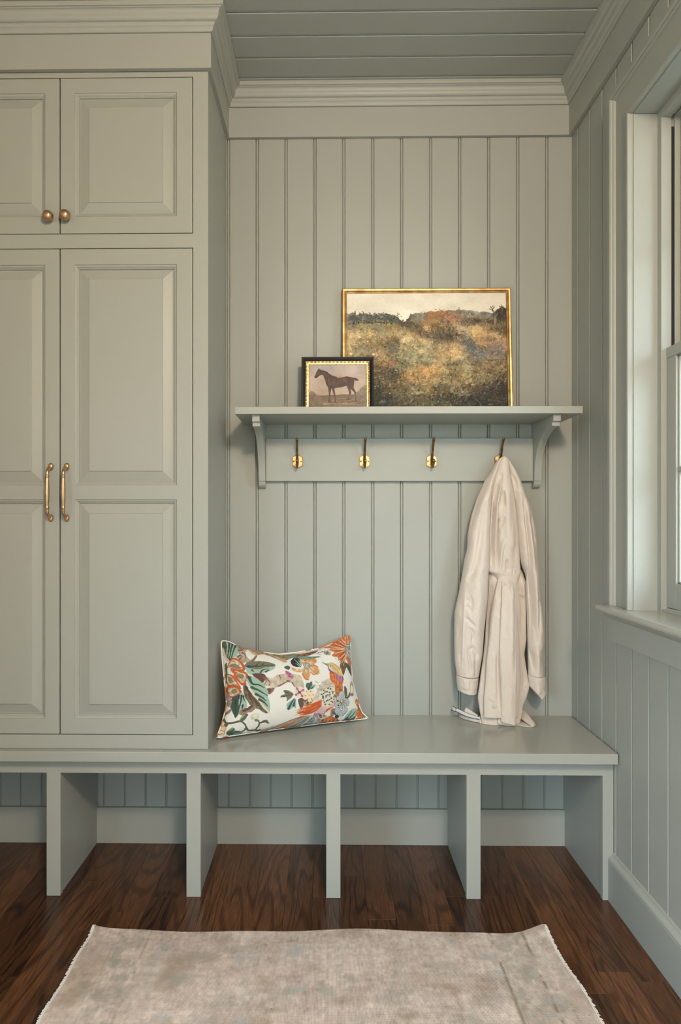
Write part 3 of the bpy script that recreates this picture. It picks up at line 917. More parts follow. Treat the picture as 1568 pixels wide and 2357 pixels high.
def frame_loop(m, w, h, prof):
    """Mitred picture-frame moulding: prof = closed (inset, y) outline."""
    rings = []
    for sx, sz in ((-1, 0), (1, 0), (1, 1), (-1, 1)):
        rings.append([(sx * (w / 2 - a), y, (a if sz == 0 else h - a)) for a, y in prof])
    rings.append(rings[0])
    m.sweep(rings, smooth=False, caps=False)


# --- landscape painting
LW, LH = 0.6000, 0.4590
pic = empty('framed_painting')
tag(pic, 'large framed autumn meadow painting in a thin gold frame on the shelf', 'painting')
m = MB()
frame_loop(m, LW, LH, [(0.0, 0.022), (0.0, 0.0035), (0.0012, 0.0012), (0.0032, 0.0), (0.0085, 0.0006), (0.0112, 0.0032), (0.0125, 0.0048), (0.0135, 0.0048), (0.0142, 0.0038), (0.0162, 0.0050), (0.0176, 0.0078), (0.0176, 0.022)])
m.build('gilt_frame', M_GOLD, pic, bevel=0.0004, seg=1)
MB().box(-LW / 2 + 0.002, LW / 2 - 0.002, 0.0165, 0.0215, 0.002, LH - 0.002).build('backing_board', M_BACKING, pic)


def paint_landscape(W, H):
    rs = np.random.RandomState(5)
    xx, yy = np.meshgrid(np.linspace(0, 1, W), np.linspace(0, 1, H))
    cp = [(0.0, .17, 128, 124, 112), (.06, .20, 96, 96, 90), (.15, .19, 92, 92, 86), (.25, .20, 84, 86, 80), (.31, .22, 92, 88, 78),
          (.02, .26, 120, 116, 106), (.1, .27, 132, 118, 92), (.2, .27, 150, 134, 100), (.28, .28, 150, 132, 92), (.36, .25, 88, 80, 66), (.40, .27, 92, 84, 64),
          (.44, .22, 122, 118, 108), (.50, .23, 148, 116, 78), (.52, .20, 140, 108, 74), (.60, .19, 146, 112, 80), (.66, .21, 152, 116, 86), (.56, .27, 118, 98, 68), (.5, .33, 112, 92, 70), (.55, .37, 104, 88, 66), (.62, .37, 92, 80, 62), (.6, .31, 112, 98, 68),
          (.70, .18, 128, 122, 112), (.78, .18, 134, 128, 120), (.86, .19, 136, 128, 114), (.80, .24, 110, 98, 78), (.9, .25, 102, 90, 68), (.97, .20, 66, 60, 48), (.99, .16, 70, 64, 52),
          (.72, .29, 158, 134, 102), (.8, .30, 160, 134, 96), (.9, .30, 138, 116, 82), (.97, .31, 96, 84, 60), (.76, .35, 128, 116, 98), (.82, .35, 186, 150, 96), (.92, .36, 150, 120, 88), (.84, .41, 160, 126, 88), (.75, .40, 122, 106, 84),
          (.05, .34, 170, 146, 106), (.15, .35, 158, 136, 94), (.25, .34, 146, 128, 88), (.35, .35, 160, 140, 98), (.05, .42, 162, 138, 98), (.14, .42, 164, 140, 98), (.12, .47, 150, 132, 96), (.25, .42, 126, 110, 76), (.29, .46, 108, 100, 82), (.27, .40, 132, 110, 74),
          (.38, .40, 176, 152, 108), (.45, .42, 166, 142, 100), (.55, .45, 160, 136, 94), (.35, .48, 158, 142, 104), (.48, .48, 154, 138, 100), (.62, .46, 154, 128, 92), (.7, .48, 172, 142, 98), (.66, .52, 170, 146, 104), (.78, .46, 110, 108, 100), (.86, .48, 128, 114, 94), (.82, .52, 112, 108, 104), (.95, .46, 146, 120, 98), (.93, .54, 120, 106, 88),
          (.22, .53, 140, 116, 84), (.3, .54, 146, 130, 100), (.4, .55, 138, 130, 96), (.50, .57, 140, 130, 98), (.58, .58, 146, 126, 92), (.25, .60, 132, 104, 72), (.33, .62, 112, 108, 76), (.42, .63, 156, 126, 84), (.55, .64, 148, 124, 84), (.5, .68, 172, 132, 84), (.66, .63, 130, 116, 84), (.75, .62, 136, 122, 92), (.86, .62, 138, 122, 90), (.95, .62, 126, 110, 80),
          (.2, .68, 92, 80, 56), (.27, .72, 78, 70, 48), (.34, .70, 120, 98, 64), (.42, .73, 150, 120, 78), (.55, .74, 142, 118, 78), (.65, .72, 120, 106, 72), (.75, .72, 130, 114, 80), (.86, .72, 118, 104, 74), (.97, .72, 84, 72, 54),
          (.22, .80, 66, 60, 44), (.30, .80, 88, 76, 52), (.4, .82, 116, 100, 66), (.5, .82, 126, 108, 70), (.6, .82, 98, 88, 58), (.7, .82, 112, 98, 68), (.8, .80, 86, 76, 56), (.9, .80, 62, 56, 46), (.98, .82, 48, 44, 38),
          (.1, .9, 60, 56, 42), (.25, .92, 54, 52, 40), (.4, .92, 82, 74, 50), (.5, .92, 92, 82, 56), (.6, .92, 70, 66, 48), (.7, .93, 54, 52, 40), (.8, .93, 48, 46, 38), (.92, .92, 52, 48, 40), (.5, 1.0, 60, 56, 40), (.9, 1.0, 40, 38, 32), (.2, 1.0, 44, 42, 34)]
    cp = np.array(cp, float)
    num = np.zeros((H, W, 3)); den = np.zeros((H, W, 1))
    for x, y, r, g_, b in cp:
        w = 1.0 / (((xx - x) * 1.0) ** 2 + ((yy - y) * 1.15) ** 2 + 2e-4) ** 2
        num += w[..., None] * np.array([r, g_, b]); den += w[..., None]
    img = num / den
    md = fnoise(xx * 22, yy * 20, 12, 4)[..., None] - .5; m2 = fnoise(xx * 55, yy * 46, 17, 3)[..., None] - .5; wm = fnoise(xx * 14 + 5, yy * 14, 23, 3)[..., None] - .5
    img = img * (1 + 0.62 * md + 0.40 * m2) + wm * np.array([26, 8, -16.0])
    img[:] = np.clip(img, 26, 225)
    land = img.copy()
    sky = np.array([213, 204, 189.0])[None, None] * np.ones((H, W, 1))
    sky += (fnoise(xx * 9, yy * 16, 2)[..., None] - 0.5) * 22 + np.array([-6, -5, -6]) * ((yy[..., None]) / 0.17)
    sky += np.exp(-(((xx - 0.37) / 0.10) ** 2 + ((yy - 0.20) / 0.075) ** 2))[..., None] * np.array([20, 22, 24])
    hz = [(0, .175), (.05, .165), (.06, .185), (.1, .17), (.11, .172), (.16, .185), (.2, .175), (.24, .172), (.28, .18), (.30, .19), (.32, .21), (.34, .245), (.36, .25), (.385, .22), (.40, .18), (.43, .17), (.46, .175), (.5, .165), (.52, .155), (.55, .165), (.58, .15), (.62, .155), (.66, .145), (.70, .14), (.75, .15), (.8, .155), (.86, .165), (.92, .175), (.94, .15), (.96, .13), (.975, .115), (.985, .125), (1, .14)]
    hv = np.interp(xx[0], [a for a, _ in hz], [b for _, b in hz])
    hv = hv + (fnoise(xx[0] * 60, xx[0] * 0 + 3.3, 4, 3) - 0.5) * 0.025
    mk = np.clip((yy - hv[None, :]) / 0.008 + 0.5, 0, 1)[..., None]
    img = sky * (1 - mk) + img * mk

    def dab(x, y, l, w, ang, col, al=0.85):
        cx, cy, rr = x * W, y * H, int(l + w + 2)
        x0, x1, y0, y1 = max(0, int(cx) - rr), min(W, int(cx) + rr + 1), max(0, int(cy) - rr), min(H, int(cy) + rr + 1)
        if x1 <= x0 or y1 <= y0: return
        gx, gy = np.meshgrid(np.arange(x0, x1) - cx, np.arange(y0, y1) - cy)
        ca, sa = math.cos(ang), math.sin(ang)
        u = (gx * ca + gy * sa) / l; v = (-gx * sa + gy * ca) / w
        k = np.clip(1.6 - 1.6 * (u * u + v * v), 0, 1)[..., None] * al
        img[y0:y1, x0:x1] = img[y0:y1, x0:x1] * (1 - k) + np.asarray(col) * k
    for k in range(8500):
        x, y = rs.rand(), rs.uniform(0.15, 1.0)
        ix, iy = min(W - 1, int(x * W)), min(H - 1, int(y * H))
        if mk[iy, ix, 0] < 0.5: continue
        c = land[iy, ix]
        j = rs.randn() * 20 * (0.6 + 0.7 * y)
        col = c + j + rs.randn(3) * 6
        if rs.rand() < 0.05: col = c * 0.5 + np.array([228, 196, 160]) * 0.5
        if rs.rand() < 0.05: col = c * 0.5 + np.array([92, 100, 104]) * 0.5
        if rs.rand() < 0.05: col = c * 0.55 + np.array([190, 126, 74]) * 0.45
        if rs.rand() < 0.05: col = c * 0.5 + np.array([58, 66, 46]) * 0.5
        s = 0.55 + 1.1 * y
        dab(x, y, rs.uniform(1.4, 6.5) * s, rs.uniform(0.8, 2.2) * s, rs.uniform(-2.4, 0.6) if y > .4 else rs.uniform(-.5, .5) + rs.choice([0, 1.5]), col, rs.uniform(.5, .95))
    for k in range(60):                                   # pale blossoms and light stems
        x, y = rs.rand(), rs.uniform(0.36, 0.92)
        dab(x, y, rs.uniform(1.5, 4.0), rs.uniform(1.0, 2.4), rs.uniform(-2, 1), (214 + rs.randn() * 10, 188 + rs.randn() * 12, 158), 0.6)
    for k in range(110):
        x, y = rs.rand(), rs.uniform(0.6, 0.98)
        dab(x, y, rs.uniform(6, 14), 0.9, rs.uniform(-1.5, -.3), land[min(H - 1, int(y * H)), min(W - 1, int(x * W))] + rs.choice([-34, 34]), 0.7)
    for (x, y, r) in ((.025, .515, 5), (.165, .52, 4), (.40, .09, 0), (.13, .41, 3), (.08, .37, 4)):
        if r: dab(x, y, r, r * .8, 0, (226, 198, 172), .85)
    def clump(x, y, rx, ry, col, n, l=3.4):
        for k in range(n):
            q, w_ = rs.randn(2) * .45
            dab(x + q * rx, y + w_ * ry, rs.uniform(1.2, l), rs.uniform(.9, 2.2), rs.uniform(-2.2, .8), np.array(col) + rs.randn() * 13 + rs.randn(3) * 5, rs.uniform(.55, .95))
    for a_ in ((.08, .205, .12, .05, (82, 84, 80), 150), (.22, .21, .14, .045, (70, 74, 70), 170), (.29, .225, .05, .04, (76, 74, 64), 60), (.37, .255, .05, .035, (70, 64, 52), 70), (.17, .248, .16, .012, (60, 58, 50), 60),
               (.60, .33, .13, .07, (86, 78, 58), 190), (.66, .37, .07, .035, (66, 58, 48), 80), (.53, .20, .04, .05, (158, 108, 74), 60), (.58, .17, .05, .035, (150, 104, 74), 60), (.66, .19, .07, .05, (162, 112, 84), 90), (.47, .19, .04, .04, (124, 128, 124), 50),
               (.75, .25, .06, .03, (96, 84, 70), 60), (.82, .24, .05, .025, (74, 64, 52), 50), (.965, .19, .05, .08, (58, 52, 42), 150), (.90, .245, .06, .02, (78, 66, 50), 40), (.80, .335, .05, .02, (206, 166, 104), 40), (.72, .30, .05, .025, (190, 160, 128), 40), (.50, .30, .03, .03, (206, 166, 106), 30),
               (.27, .42, .06, .05, (96, 84, 66), 80), (.30, .47, .05, .035, (92, 88, 80), 60), (.05, .46, .06, .03, (122, 112, 100), 40), (.14, .455, .035, .025, (98, 98, 88), 30), (.38, .39, .05, .03, (196, 172, 128), 50), (.03, .36, .05, .02, (196, 166, 130), 30), (.16, .37, .10, .02, (172, 148, 108), 40),
               (.79, .46, .06, .05, (92, 96, 98), 100), (.75, .40, .05, .05, (96, 92, 84), 60), (.86, .43, .06, .04, (186, 140, 96), 70), (.93, .47, .04, .04, (112, 112, 108), 50), (.68, .49, .06, .05, (190, 158, 112), 60), (.86, .53, .07, .05, (104, 108, 106), 80),
               (.24, .66, .07, .07, (84, 72, 50), 130), (.30, .70, .05, .06, (60, 54, 38), 110), (.27, .60, .05, .04, (150, 106, 72), 60), (.52, .66, .07, .03, (192, 142, 88), 70), (.40, .62, .05, .03, (104, 112, 84), 60), (.46, .68, .08, .03, (176, 140, 90), 50),
               (.20, .84, .07, .07, (46, 46, 34), 140), (.35, .90, .08, .05, (66, 62, 42), 90), (.66, .90, .09, .06, (44, 44, 34), 160), (.85, .86, .10, .07, (50, 46, 38), 190), (.95, .80, .05, .08, (52, 44, 36), 110), (.90, .96, .10, .04, (34, 34, 28), 120), (.50, .96, .10, .03, (70, 66, 46), 60)):
        clump(*a_)
    img[:] = np.where(mk > .5, (img.mean(2, keepdims=True) * .13 + img * .87 - 118) * 1.10 + 114, img)
    # distant treetops, the bare tree at the right edge
    for x, y, l in ((.052, .160, 5), (.105, .168, 4), (.32, .17, 2), (.327, .178, 2), (.97, .12, 6), (.975, .14, 8)):
        dab(x, y, l, 2.2, 1.57, (84, 80, 68), .9)
    for (a, b, c, d, w, col) in ((.925, .27, .93, .19, 1.6, (150, 132, 112)), (.93, .20, .918, .15, 1.3, (84, 78, 66)), (.918, .15, .90, .115, 1.0, (78, 74, 62)), (.918, .15, .893, .135, 1.0, (88, 82, 70)), (.93, .21, .945, .17, 1.0, (120, 104, 84)), (.912, .14, .925, .12, 1.0, (86, 80, 66))):
        for t in np.linspace(0, 1, 16):
            dab(a + (c - a) * t, b + (d - b) * t, w + .6, w, 0, col, .8)
    img += (fnoise(xx * 170, yy * 130, 8, 2)[..., None] - 0.5) * 12
    return np.clip(img, 8, 245)


NW, NH = 430, 320
img = paint_landscape(NW, NH)
a0, a1, b0, b1 = -LW / 2 + 0.0172, LW / 2 - 0.0172, 0.0172, LH - 0.0172
gx, gz = np.meshgrid(np.linspace(a0, a1, NW), np.linspace(b1, b0, NH))
lum = img.mean(2).ravel() / 255.0
P3 = np.stack([gx.ravel(), np.full(gx.size, 0.0075) - 0.0006 * lum, gz.ravel()], 1)
grid_mesh('canvas', P3, NW, NH, lin(img.reshape(-1, 3)) * 1.15, M_OIL, pic, flip=True)
pic.location = (0.3520, 2.3635, ZSH + 0.0019)
pic.rotation_euler = (-math.radians(4.2), 0, 0)

# --- small horse picture
SW, SH = 0.2510, 0.2010
hp = empty('framed_picture')
tag(hp, 'small black and gold framed picture of a dark horse leaning on the shelf', 'picture')
m = MB()
frame_loop(m, SW, SH, [(0.0, 0.019), (0.0, 0.001), (0.001, 0.0), (0.0060, 0.0005), (0.0120, 0.0030), (0.0142, 0.0045), (0.0142, 0.019)])
m.build('black_frame', M_BLACK, hp, bevel=0.0004, seg=1)
m = MB()
frame_loop(m, SW, SH, [(0.0141, 0.014), (0.0141, 0.0050), (0.0150, 0.0042), (0.0200, 0.0058), (0.0240, 0.0060), (0.0258, 0.0066), (0.0272, 0.0090), (0.0272, 0.014)])
m.build('gilt_liner', M_GILT2, hp)
m = MB()


def bead(m, x, z, horiz):
    a, b = (0.0044, 0.0029) if horiz else (0.0029, 0.0044)
    m.lathe([(0.0, -0.0026), (0.5, -0.0022), (0.85, -0.0012), (1.0, 0.0006)], lambda p, q, h: (x + p * a, 0.0048 + h, z + q * b), 8)


nb = 17
for k in range(nb):
    x = -SW / 2 + 0.0215 + (SW - 0.043) * k / (nb - 1)
    for z in (0.0180, SH - 0.0180): bead(m, x, z, True)
nb = 13
for k in range(1, nb - 1):
    z = 0.0215 + (SH - 0.043) * k / (nb - 1)
    for sx in (-1, 1): bead(m, sx * (SW / 2 - 0.0180), z, False)
m.build('bead_moulding', M_GILT2, hp, kind='stuff')
MB().box(-SW / 2 + 0.002, SW / 2 - 0.002, 0.0142, 0.0186, 0.002, SH - 0.002).build('backing_board', M_BACKING, hp)
NW2, NH2 = 260, 196
gx, gy = np.meshgrid(np.linspace(262, 1292, NW2), np.linspace(298, 1075, NH2))
P = np.stack([gx.ravel(), gy.ravel()], 1)
pt = Painter(P, (170, 152, 142), rough=5, freq=0.03)
n1 = fnoise(P[:, 0] / 260, P[:, 1] / 200, 3)[:, None]; t = np.clip((P[:, 1:2] - 320) / 560, 0, 1)
pt.C = np.array([176, 158, 150.0]) * (1 - t) + np.array([168, 146, 128.0]) * t + (n1 - 0.5) * np.array([44, 44, 52])
pt.C += np.exp(-(((P[:, 0] - 520) / 240) ** 2 + ((P[:, 1] - 340) / 70) ** 2))[:, None] * np.array([-14, -4, 6])
k = P[:, 1] > 862 + 30 * (fnoise(P[:, 0] / 120, P[:, 1] * 0, 9) - 0.5)
gr = np.array([112, 92, 76.0]) + (fnoise(P[:, 0] / 90, P[:, 1] / 26, 6)[:, None] - 0.5) * 70
pt.C[k] = gr[k]
pt.poly([(1285, 690), (1200, 740), (1140, 800), (1060, 850), (1110, 930), (1200, 1000), (1292, 1020)], (104, 90, 78), col2=(132, 112, 98), f=0.02, alpha=.85)
pt.poly([(262, 830), (330, 800), (400, 860), (520, 940), (620, 960), (500, 1000), (380, 1060), (262, 1075)], (104, 88, 74), col2=(128, 108, 90), f=0.015, alpha=.9)
pt.poly([(480, 1010), (620, 985), (800, 990), (960, 970), (1130, 965), (1180, 1000), (1000, 1040), (800, 1030), (560, 1050)], (160, 138, 108), col2=(120, 98, 76), f=0.02)
pt.line([(270, 880), (420, 892), (640, 884), (880, 878), (1100, 872)], 10, (96, 80, 66), alpha=.7)
horse = [(430, 358), (442, 384), (452, 362), (462, 386), (520, 402), (580, 422), (622, 462), (680, 500), (740, 515), (790, 540), (850, 535), (910, 520), (950, 514), (1000, 525), (1060, 540), (1112, 542), (1148, 568), (1166, 597), (1112, 602), (1082, 582), (1078, 640), (1070, 700), (1068, 740), (1100, 790), (1112, 830), (1106, 900), (1115, 955), (1134, 985), (1090, 985), (1098, 900), (1088, 840), (1050, 790), (1014, 755), (1025, 820), (1006, 870), (985, 920), (978, 968), (930, 978), (958, 935), (984, 870), (986, 820), (960, 740), (935, 690), (900, 706), (830, 725), (760, 732), (720, 740), (726, 800), (736, 880), (745, 960), (756, 1004), (705, 1014), (724, 970), (714, 890), (694, 820), (678, 760), (665, 738), (656, 800), (641, 880), (636, 960), (648, 998), (585, 1004), (614, 970), (617, 890), (613, 800), (604, 720), (572, 670), (560, 620), (540, 560), (515, 500), (490, 482), (460, 496), (420, 522), (395, 546), (365, 546), (352, 522), (370, 490), (390, 440), (410, 400)]
pt.poly([(580, 1000), (1130, 975), (1150, 1000), (760, 1024), (600, 1020)], (78, 62, 50), alpha=.6)
pt.poly(horse, (58, 42, 37), smooth=False, col2=(78, 54, 44), f=0.012, seed=21)
for q, c, al in (([(600, 560), (612, 640), (625, 690), (640, 620), (622, 540)], (108, 76, 60), .5), ([(880, 555), (930, 560), (950, 590), (930, 640), (905, 600)], (112, 76, 58), .5), ([(690, 590), (740, 570), (700, 660), (670, 640)], (100, 68, 54), .5),
                 ([(385, 480), (420, 430), (455, 420), (450, 460), (410, 500)], (104, 66, 52), .6), ([(480, 430), (560, 450), (620, 500), (580, 520), (520, 480)], (92, 64, 52), .45), ([(780, 680), (900, 650), (900, 690), (800, 715)], (46, 34, 34), .6)):
    pt.poly(q, c, alpha=al)
pt.line([(470, 395), (560, 425), (625, 475), (690, 508)], 14, (38, 28, 26))
pt.ell(778, 543, 8, 4, (170, 140, 110))
cols = lin(np.clip(pt.C + (fnoise(P[:, 0] / 9, P[:, 1] / 9, 40, 2)[:, None] - 0.5) * 10, 5, 250)) * 1.05
hx, hz = np.meshgrid(np.linspace(-SW / 2 + 0.0268, SW / 2 - 0.0268, NW2), np.linspace(SH - 0.0268, 0.0268, NH2))
grid_mesh('print', np.stack([hx.ravel(), np.full(hx.size, 0.0085), hz.ravel()], 1), NW2, NH2, cols, M_OIL2, hp, flip=True)
hp.location = (0.0352, 2.3150, ZSH + 0.0028)
hp.rotation_euler = (-math.radians(7.5), 0, 0)


# ------------------------------------------------------------------ printed cushion
def paint_cushion(P):
    A = lambda q: np.asarray(q, float) * 0.5 + np.array([0, 39.2])
    B = lambda q: np.asarray(q, float) * 0.525 + np.array([744.8, 39.2])
    I = lambda q: np.asarray(q, float)
    p = Painter(P, (232, 227, 219), rough=2.6, freq=0.07)
    GL, GD, OL, BR, BG, RU, OR = (158, 184, 168), (74, 88, 76), (122, 118, 98), (104, 76, 66), (190, 174, 154), (186, 106, 70), (198, 106, 66)

    def veins(lines, w, c):
        for q in lines: p.line(q, w, c, w * 0.3)
    # ---- left side
    p.xf = A
    p.poly([(505, 365), (570, 370), (650, 410), (720, 450), (640, 470), (620, 540), (640, 620), (700, 700), (600, 715), (540, 720), (470, 640), (440, 600), (500, 560), (480, 480)], BG, col2=(160, 140, 122), f=.05)
    veins([[(520, 400), (560, 450), (620, 440)], [(500, 480), (560, 470), (600, 430)], [(480, 600), (520, 580), (560, 600)], [(500, 650), (540, 620)], [(560, 520), (600, 560), (610, 620)]], 13, BR)
    p.poly([(225, 320), (285, 262), (400, 300), (510, 350), (500, 400), (478, 480), (500, 490), (470, 570), (420, 605), (360, 650), (330, 700), (260, 560), (228, 430)], GL)
    p.poly([(225, 320), (285, 290), (300, 420), (290, 560), (360, 650), (330, 710), (250, 560)], GD, col2=(98, 100, 82), f=.05)
    veins([[(350, 310), (330, 460), (310, 600)], [(420, 330), (370, 440), (340, 620)], [(480, 350), (420, 450), (360, 640)], [(400, 310), (410, 370)]], 22, GD)
    p.line([(235, 430), (280, 600), (340, 700)], 12, (216, 200, 176))
    p.poly([(690, 450), (800, 465), (900, 490), (1010, 500), (1130, 545), (1280, 610), (1360, 690), (1290, 715), (1200, 660), (1050, 590), (930, 555), (830, 575), (760, 560)], (206, 184, 154), col2=(184, 152, 112), f=.04)
    veins([[(760, 480), (860, 540), (960, 540)], [(1000, 510), (1050, 560), (1150, 620), (1280, 690)], [(1010, 545), (1045, 575)], [(900, 500), (1000, 520)]], 9, (134, 104, 74))
    p.poly([(1120, 545), (1300, 560), (1500, 540), (1640, 540), (1720, 600), (1560, 600), (1420, 640), (1330, 660)], (174, 142, 104), col2=(126, 110, 84), f=.05)
    p.line([(715, 690), (760, 640), (810, 585)], 30, (140, 116, 98), 12)
    p.poly([(580, 770), (640, 700), (760, 690), (860, 690), (1020, 710), (1125, 755), (1090, 830), (980, 890), (860, 920), (700, 950), (620, 900), (590, 830)], GL)
    p.poly([(580, 770), (640, 700), (760, 690), (870, 685), (1020, 710), (1125, 755), (1080, 790), (940, 810), (800, 845), (700, 830), (620, 810)], OL)
    veins([[(640, 780), (800, 790), (960, 770), (1110, 760)], [(760, 780), (840, 720)], [(880, 775), (930, 720)], [(840, 900), (900, 850), (1000, 830)], [(940, 890), (1000, 850)], [(700, 860), (730, 890)]], 16, (88, 84, 66))
    p.ell(655, 795, 48, 22, (52, 76, 104))
    p.poly([(710, 930), (900, 940), (960, 990), (1060, 1000), (1150, 940), (1300, 920), (1440, 930), (1570, 970), (1610, 1190), (1470, 1190), (1410, 1100), (1300, 1080), (1190, 1150), (1090, 1190), (1030, 1280), (960, 1300), (930, 1220), (1000, 1165), (900, 1140), (800, 1060)], BG, col2=(214, 200, 180), f=.04)
    p.poly([(705, 925), (900, 930), (930, 1010), (880, 1090), (820, 1060), (760, 1000)], BR)
    p.poly([(930, 1215), (1000, 1190), (1080, 1190), (1030, 1280), (965, 1305)], BR, col2=(150, 122, 104), f=.06)
    veins([[(900, 1000), (940, 1060), (900, 1130)], [(940, 1000), (1000, 1080), (980, 1150)], [(1150, 1150), (1250, 1100), (1320, 1070), (1400, 1090)], [(1400, 1090), (1440, 1160)], [(1180, 960), (1200, 1030)], [(1300, 1060), (1380, 1040)]], 15, (132, 104, 90))
    p.poly([(1290, 880), (1350, 880), (1425, 960), (1410, 1005), (1330, 990)], (158, 74, 120), col2=(206, 140, 160), f=.08)
    p.poly([(1280, 800), (1330, 775), (1385, 790), (1370, 845), (1310, 840)], (84, 98, 84))
    # big blossom at the left edge
    for q, c in (([(300, 800), (360, 640), (430, 625), (530, 690), (590, 800), (570, 880), (500, 880), (420, 860), (330, 810)], 0), ([(390, 850), (500, 880), (600, 895), (645, 980), (605, 1130), (530, 1140), (430, 1010)], 0),
                 ([(285, 930), (400, 955), (450, 1050), (530, 1210), (430, 1160), (330, 1160), (295, 1050)], 0), ([(310, 1160), (420, 1150), (530, 1235), (515, 1310), (380, 1375), (315, 1290)], 0)):
        p.poly(q, OR, col2=(184, 92, 54), f=.06)
    for q in ([(320, 790), (370, 670), (425, 660), (500, 720), (545, 820), (500, 845), (400, 820)], [(420, 870), (520, 910), (580, 930), (600, 985), (575, 1070), (530, 1090), (470, 1000)], [(300, 960), (380, 975), (430, 1060), (480, 1150), (400, 1120), (330, 1120)], [(340, 1190), (420, 1180), (490, 1250), (480, 1290), (380, 1340), (340, 1280)]):
        p.poly(q, (222, 214, 196), col2=(176, 158, 128), f=.07)
    for q in ([(330, 770), (400, 730), (480, 770), (520, 840), (400, 815)], [(450, 960), (520, 930), (570, 960), (540, 1020), (490, 1010)], [(320, 990), (370, 1000), (400, 1080), (350, 1100)], [(370, 1240), (430, 1200), (470, 1260), (400, 1290)]):
        p.poly(q, (134, 116, 84), alpha=.85)
    veins([[(370, 850), (430, 960), (440, 1060), (520, 1200)], [(400, 990), (470, 1120)], [(440, 900), (430, 980)]], 16, OR)
    # large leaves
    p.poly([(640, 960), (760, 1000), (880, 1110), (960, 1230), (965, 1340), (1003, 1480), (990, 1645), (870, 1500), (780, 1350), (660, 1200), (605, 1060)], GL)
    p.poly([(560, 1140), (640, 1210), (720, 1330), (820, 1450), (900, 1560), (995, 1625), (930, 1645), (820, 1580), (700, 1530), (620, 1420), (565, 1290)], OL, col2=(104, 84, 68), f=.04)
    p.line([(610, 1080), (680, 1230), (780, 1370), (880, 1510), (995, 1635)], 14, (222, 210, 186))
    veins([[(640, 990), (700, 1110), (800, 1130), (900, 1180)], [(690, 1180), (800, 1230), (960, 1330)], [(760, 1300), (860, 1360), (930, 1420)], [(820, 1400), (900, 1450), (970, 1520)], [(660, 1000), (690, 1080)]], 24, GD)
    veins([[(600, 1160), (680, 1330), (760, 1440), (860, 1560)], [(650, 1260), (660, 1360), (720, 1470)], [(760, 1430), (780, 1520)]], 18, (96, 72, 58))
    p.ell(605, 1180, 22, 46, (54, 74, 98), rot=-.4)
    p.poly([(500, 1310), (550, 1290), (600, 1400), (625, 1520), (570, 1620), (500, 1680), (450, 1735), (480, 1560)], GL)
    p.poly([(380, 1390), (440, 1340), (505, 1310), (490, 1440), (505, 1600), (450, 1735), (400, 1640), (365, 1530)], GD)
    veins([[(530, 1330), (520, 1460), (490, 1600)], [(560, 1340), (580, 1430)], [(450, 1400), (440, 1520), (450, 1690)], [(560, 1500), (540, 1590)]], 16, (60, 72, 62))
    p.ell(490, 1360, 16, 40, (52, 74, 96))
    p.line([(560, 1640), (610, 1600), (680, 1590), (740, 1540)], 56, (150, 124, 108), 30); p.line([(570, 1610), (640, 1570), (700, 1520)], 22, (104, 78, 66))
    # stems, small blossoms bottom left
    VS = (92, 92, 76)
    for q, w in (([(262, 1715), (285, 1790), (320, 1838), (430, 1822), (530, 1795), (600, 1845), (632, 1900), (610, 1960), (560, 1990)], 19), ([(300, 1880), (325, 1840)], 30), ([(632, 1900), (680, 1958), (800, 1950), (890, 1972)], 17), ([(800, 1950), (852, 1850), (826, 1785), (780, 1755)], 15), ([(845, 1840), (900, 1790), (960, 1780)], 12), ([(520, 1790), (570, 1730)], 12), ([(850, 1975), (890, 1940)], 16)):
        p.line(q, w, VS, w * .7)
    p.poly([(510, 1790), (540, 1710), (632, 1665), (620, 1740), (570, 1795)], (140, 164, 142)); p.line([(540, 1790), (590, 1730), (625, 1680)], 24, (98, 106, 84))
    p.poly([(875, 1830), (930, 1770), (980, 1770), (1020, 1830), (940, 1815)], (104, 98, 74))
    p.ell(762, 1712, 78, 62, (208, 206, 198)); p.ell(765, 1700, 44, 36, (228, 216, 178)); p.ell(720, 1740, 26, 22, (188, 190, 184)); p.ell(790, 1775, 34, 24, (110, 128, 110))
    p.ell(250, 1950, 70, 74, (214, 180, 140)); p.ell(265, 1960, 46, 50, (230, 206, 170)); p.ell(235, 2010, 62, 46, OR); p.ell(240, 2012, 46, 34, (230, 222, 206))
    veins([[(200, 1960), (230, 1870)], [(280, 1990), (300, 1920)], [(210, 2040), (300, 2010)]], 9, (190, 126, 80))
    p.poly([(320, 2000), (360, 1940), (420, 1910), (460, 1960), (560, 1975), (600, 2010), (520, 2050), (380, 2050)], (130, 152, 132)); veins([[(340, 2020), (420, 1960), (440, 1930)], [(380, 2040), (480, 1990), (560, 1990)]], 26, GD)
    p.poly([(250, 1700), (310, 1630), (380, 1570), (380, 1620), (310, 1690), (270, 1760)], (150, 128, 108), col2=(120, 96, 80), f=.06)
    # left edge strip
    p.poly([(270, 760), (300, 720), (310, 900), (300, 1100), (280, 900)], (96, 104, 86)); p.poly([(300, 1300), (380, 1390), (380, 1500), (330, 1530)], (184, 160, 160), col2=(150, 140, 120), f=.06)
    # leaves and pink flower in the middle
    p.poly([(1180, 1355), (1215, 1310), (1290, 1300), (1410, 1310), (1330, 1400), (1295, 1420), (1285, 1350)], OL); p.poly([(1240, 1230), (1330, 1230), (1420, 1300), (1330, 1320), (1270, 1300)], (120, 116, 96))
    p.poly([(1290, 1490), (1370, 1410), (1450, 1370), (1460, 1540), (1410, 1530), (1330, 1590)], (150, 178, 168)); veins([[(1330, 1560), (1380, 1450), (1430, 1380)], [(1420, 1500), (1440, 1400)]], 22, (66, 92, 92))
    veins([[(1200, 1350), (1300, 1320), (1400, 1310)], [(1270, 1250), (1340, 1290), (1400, 1300)]], 9, (84, 80, 62))
    # ---- right side
    p.xf = B
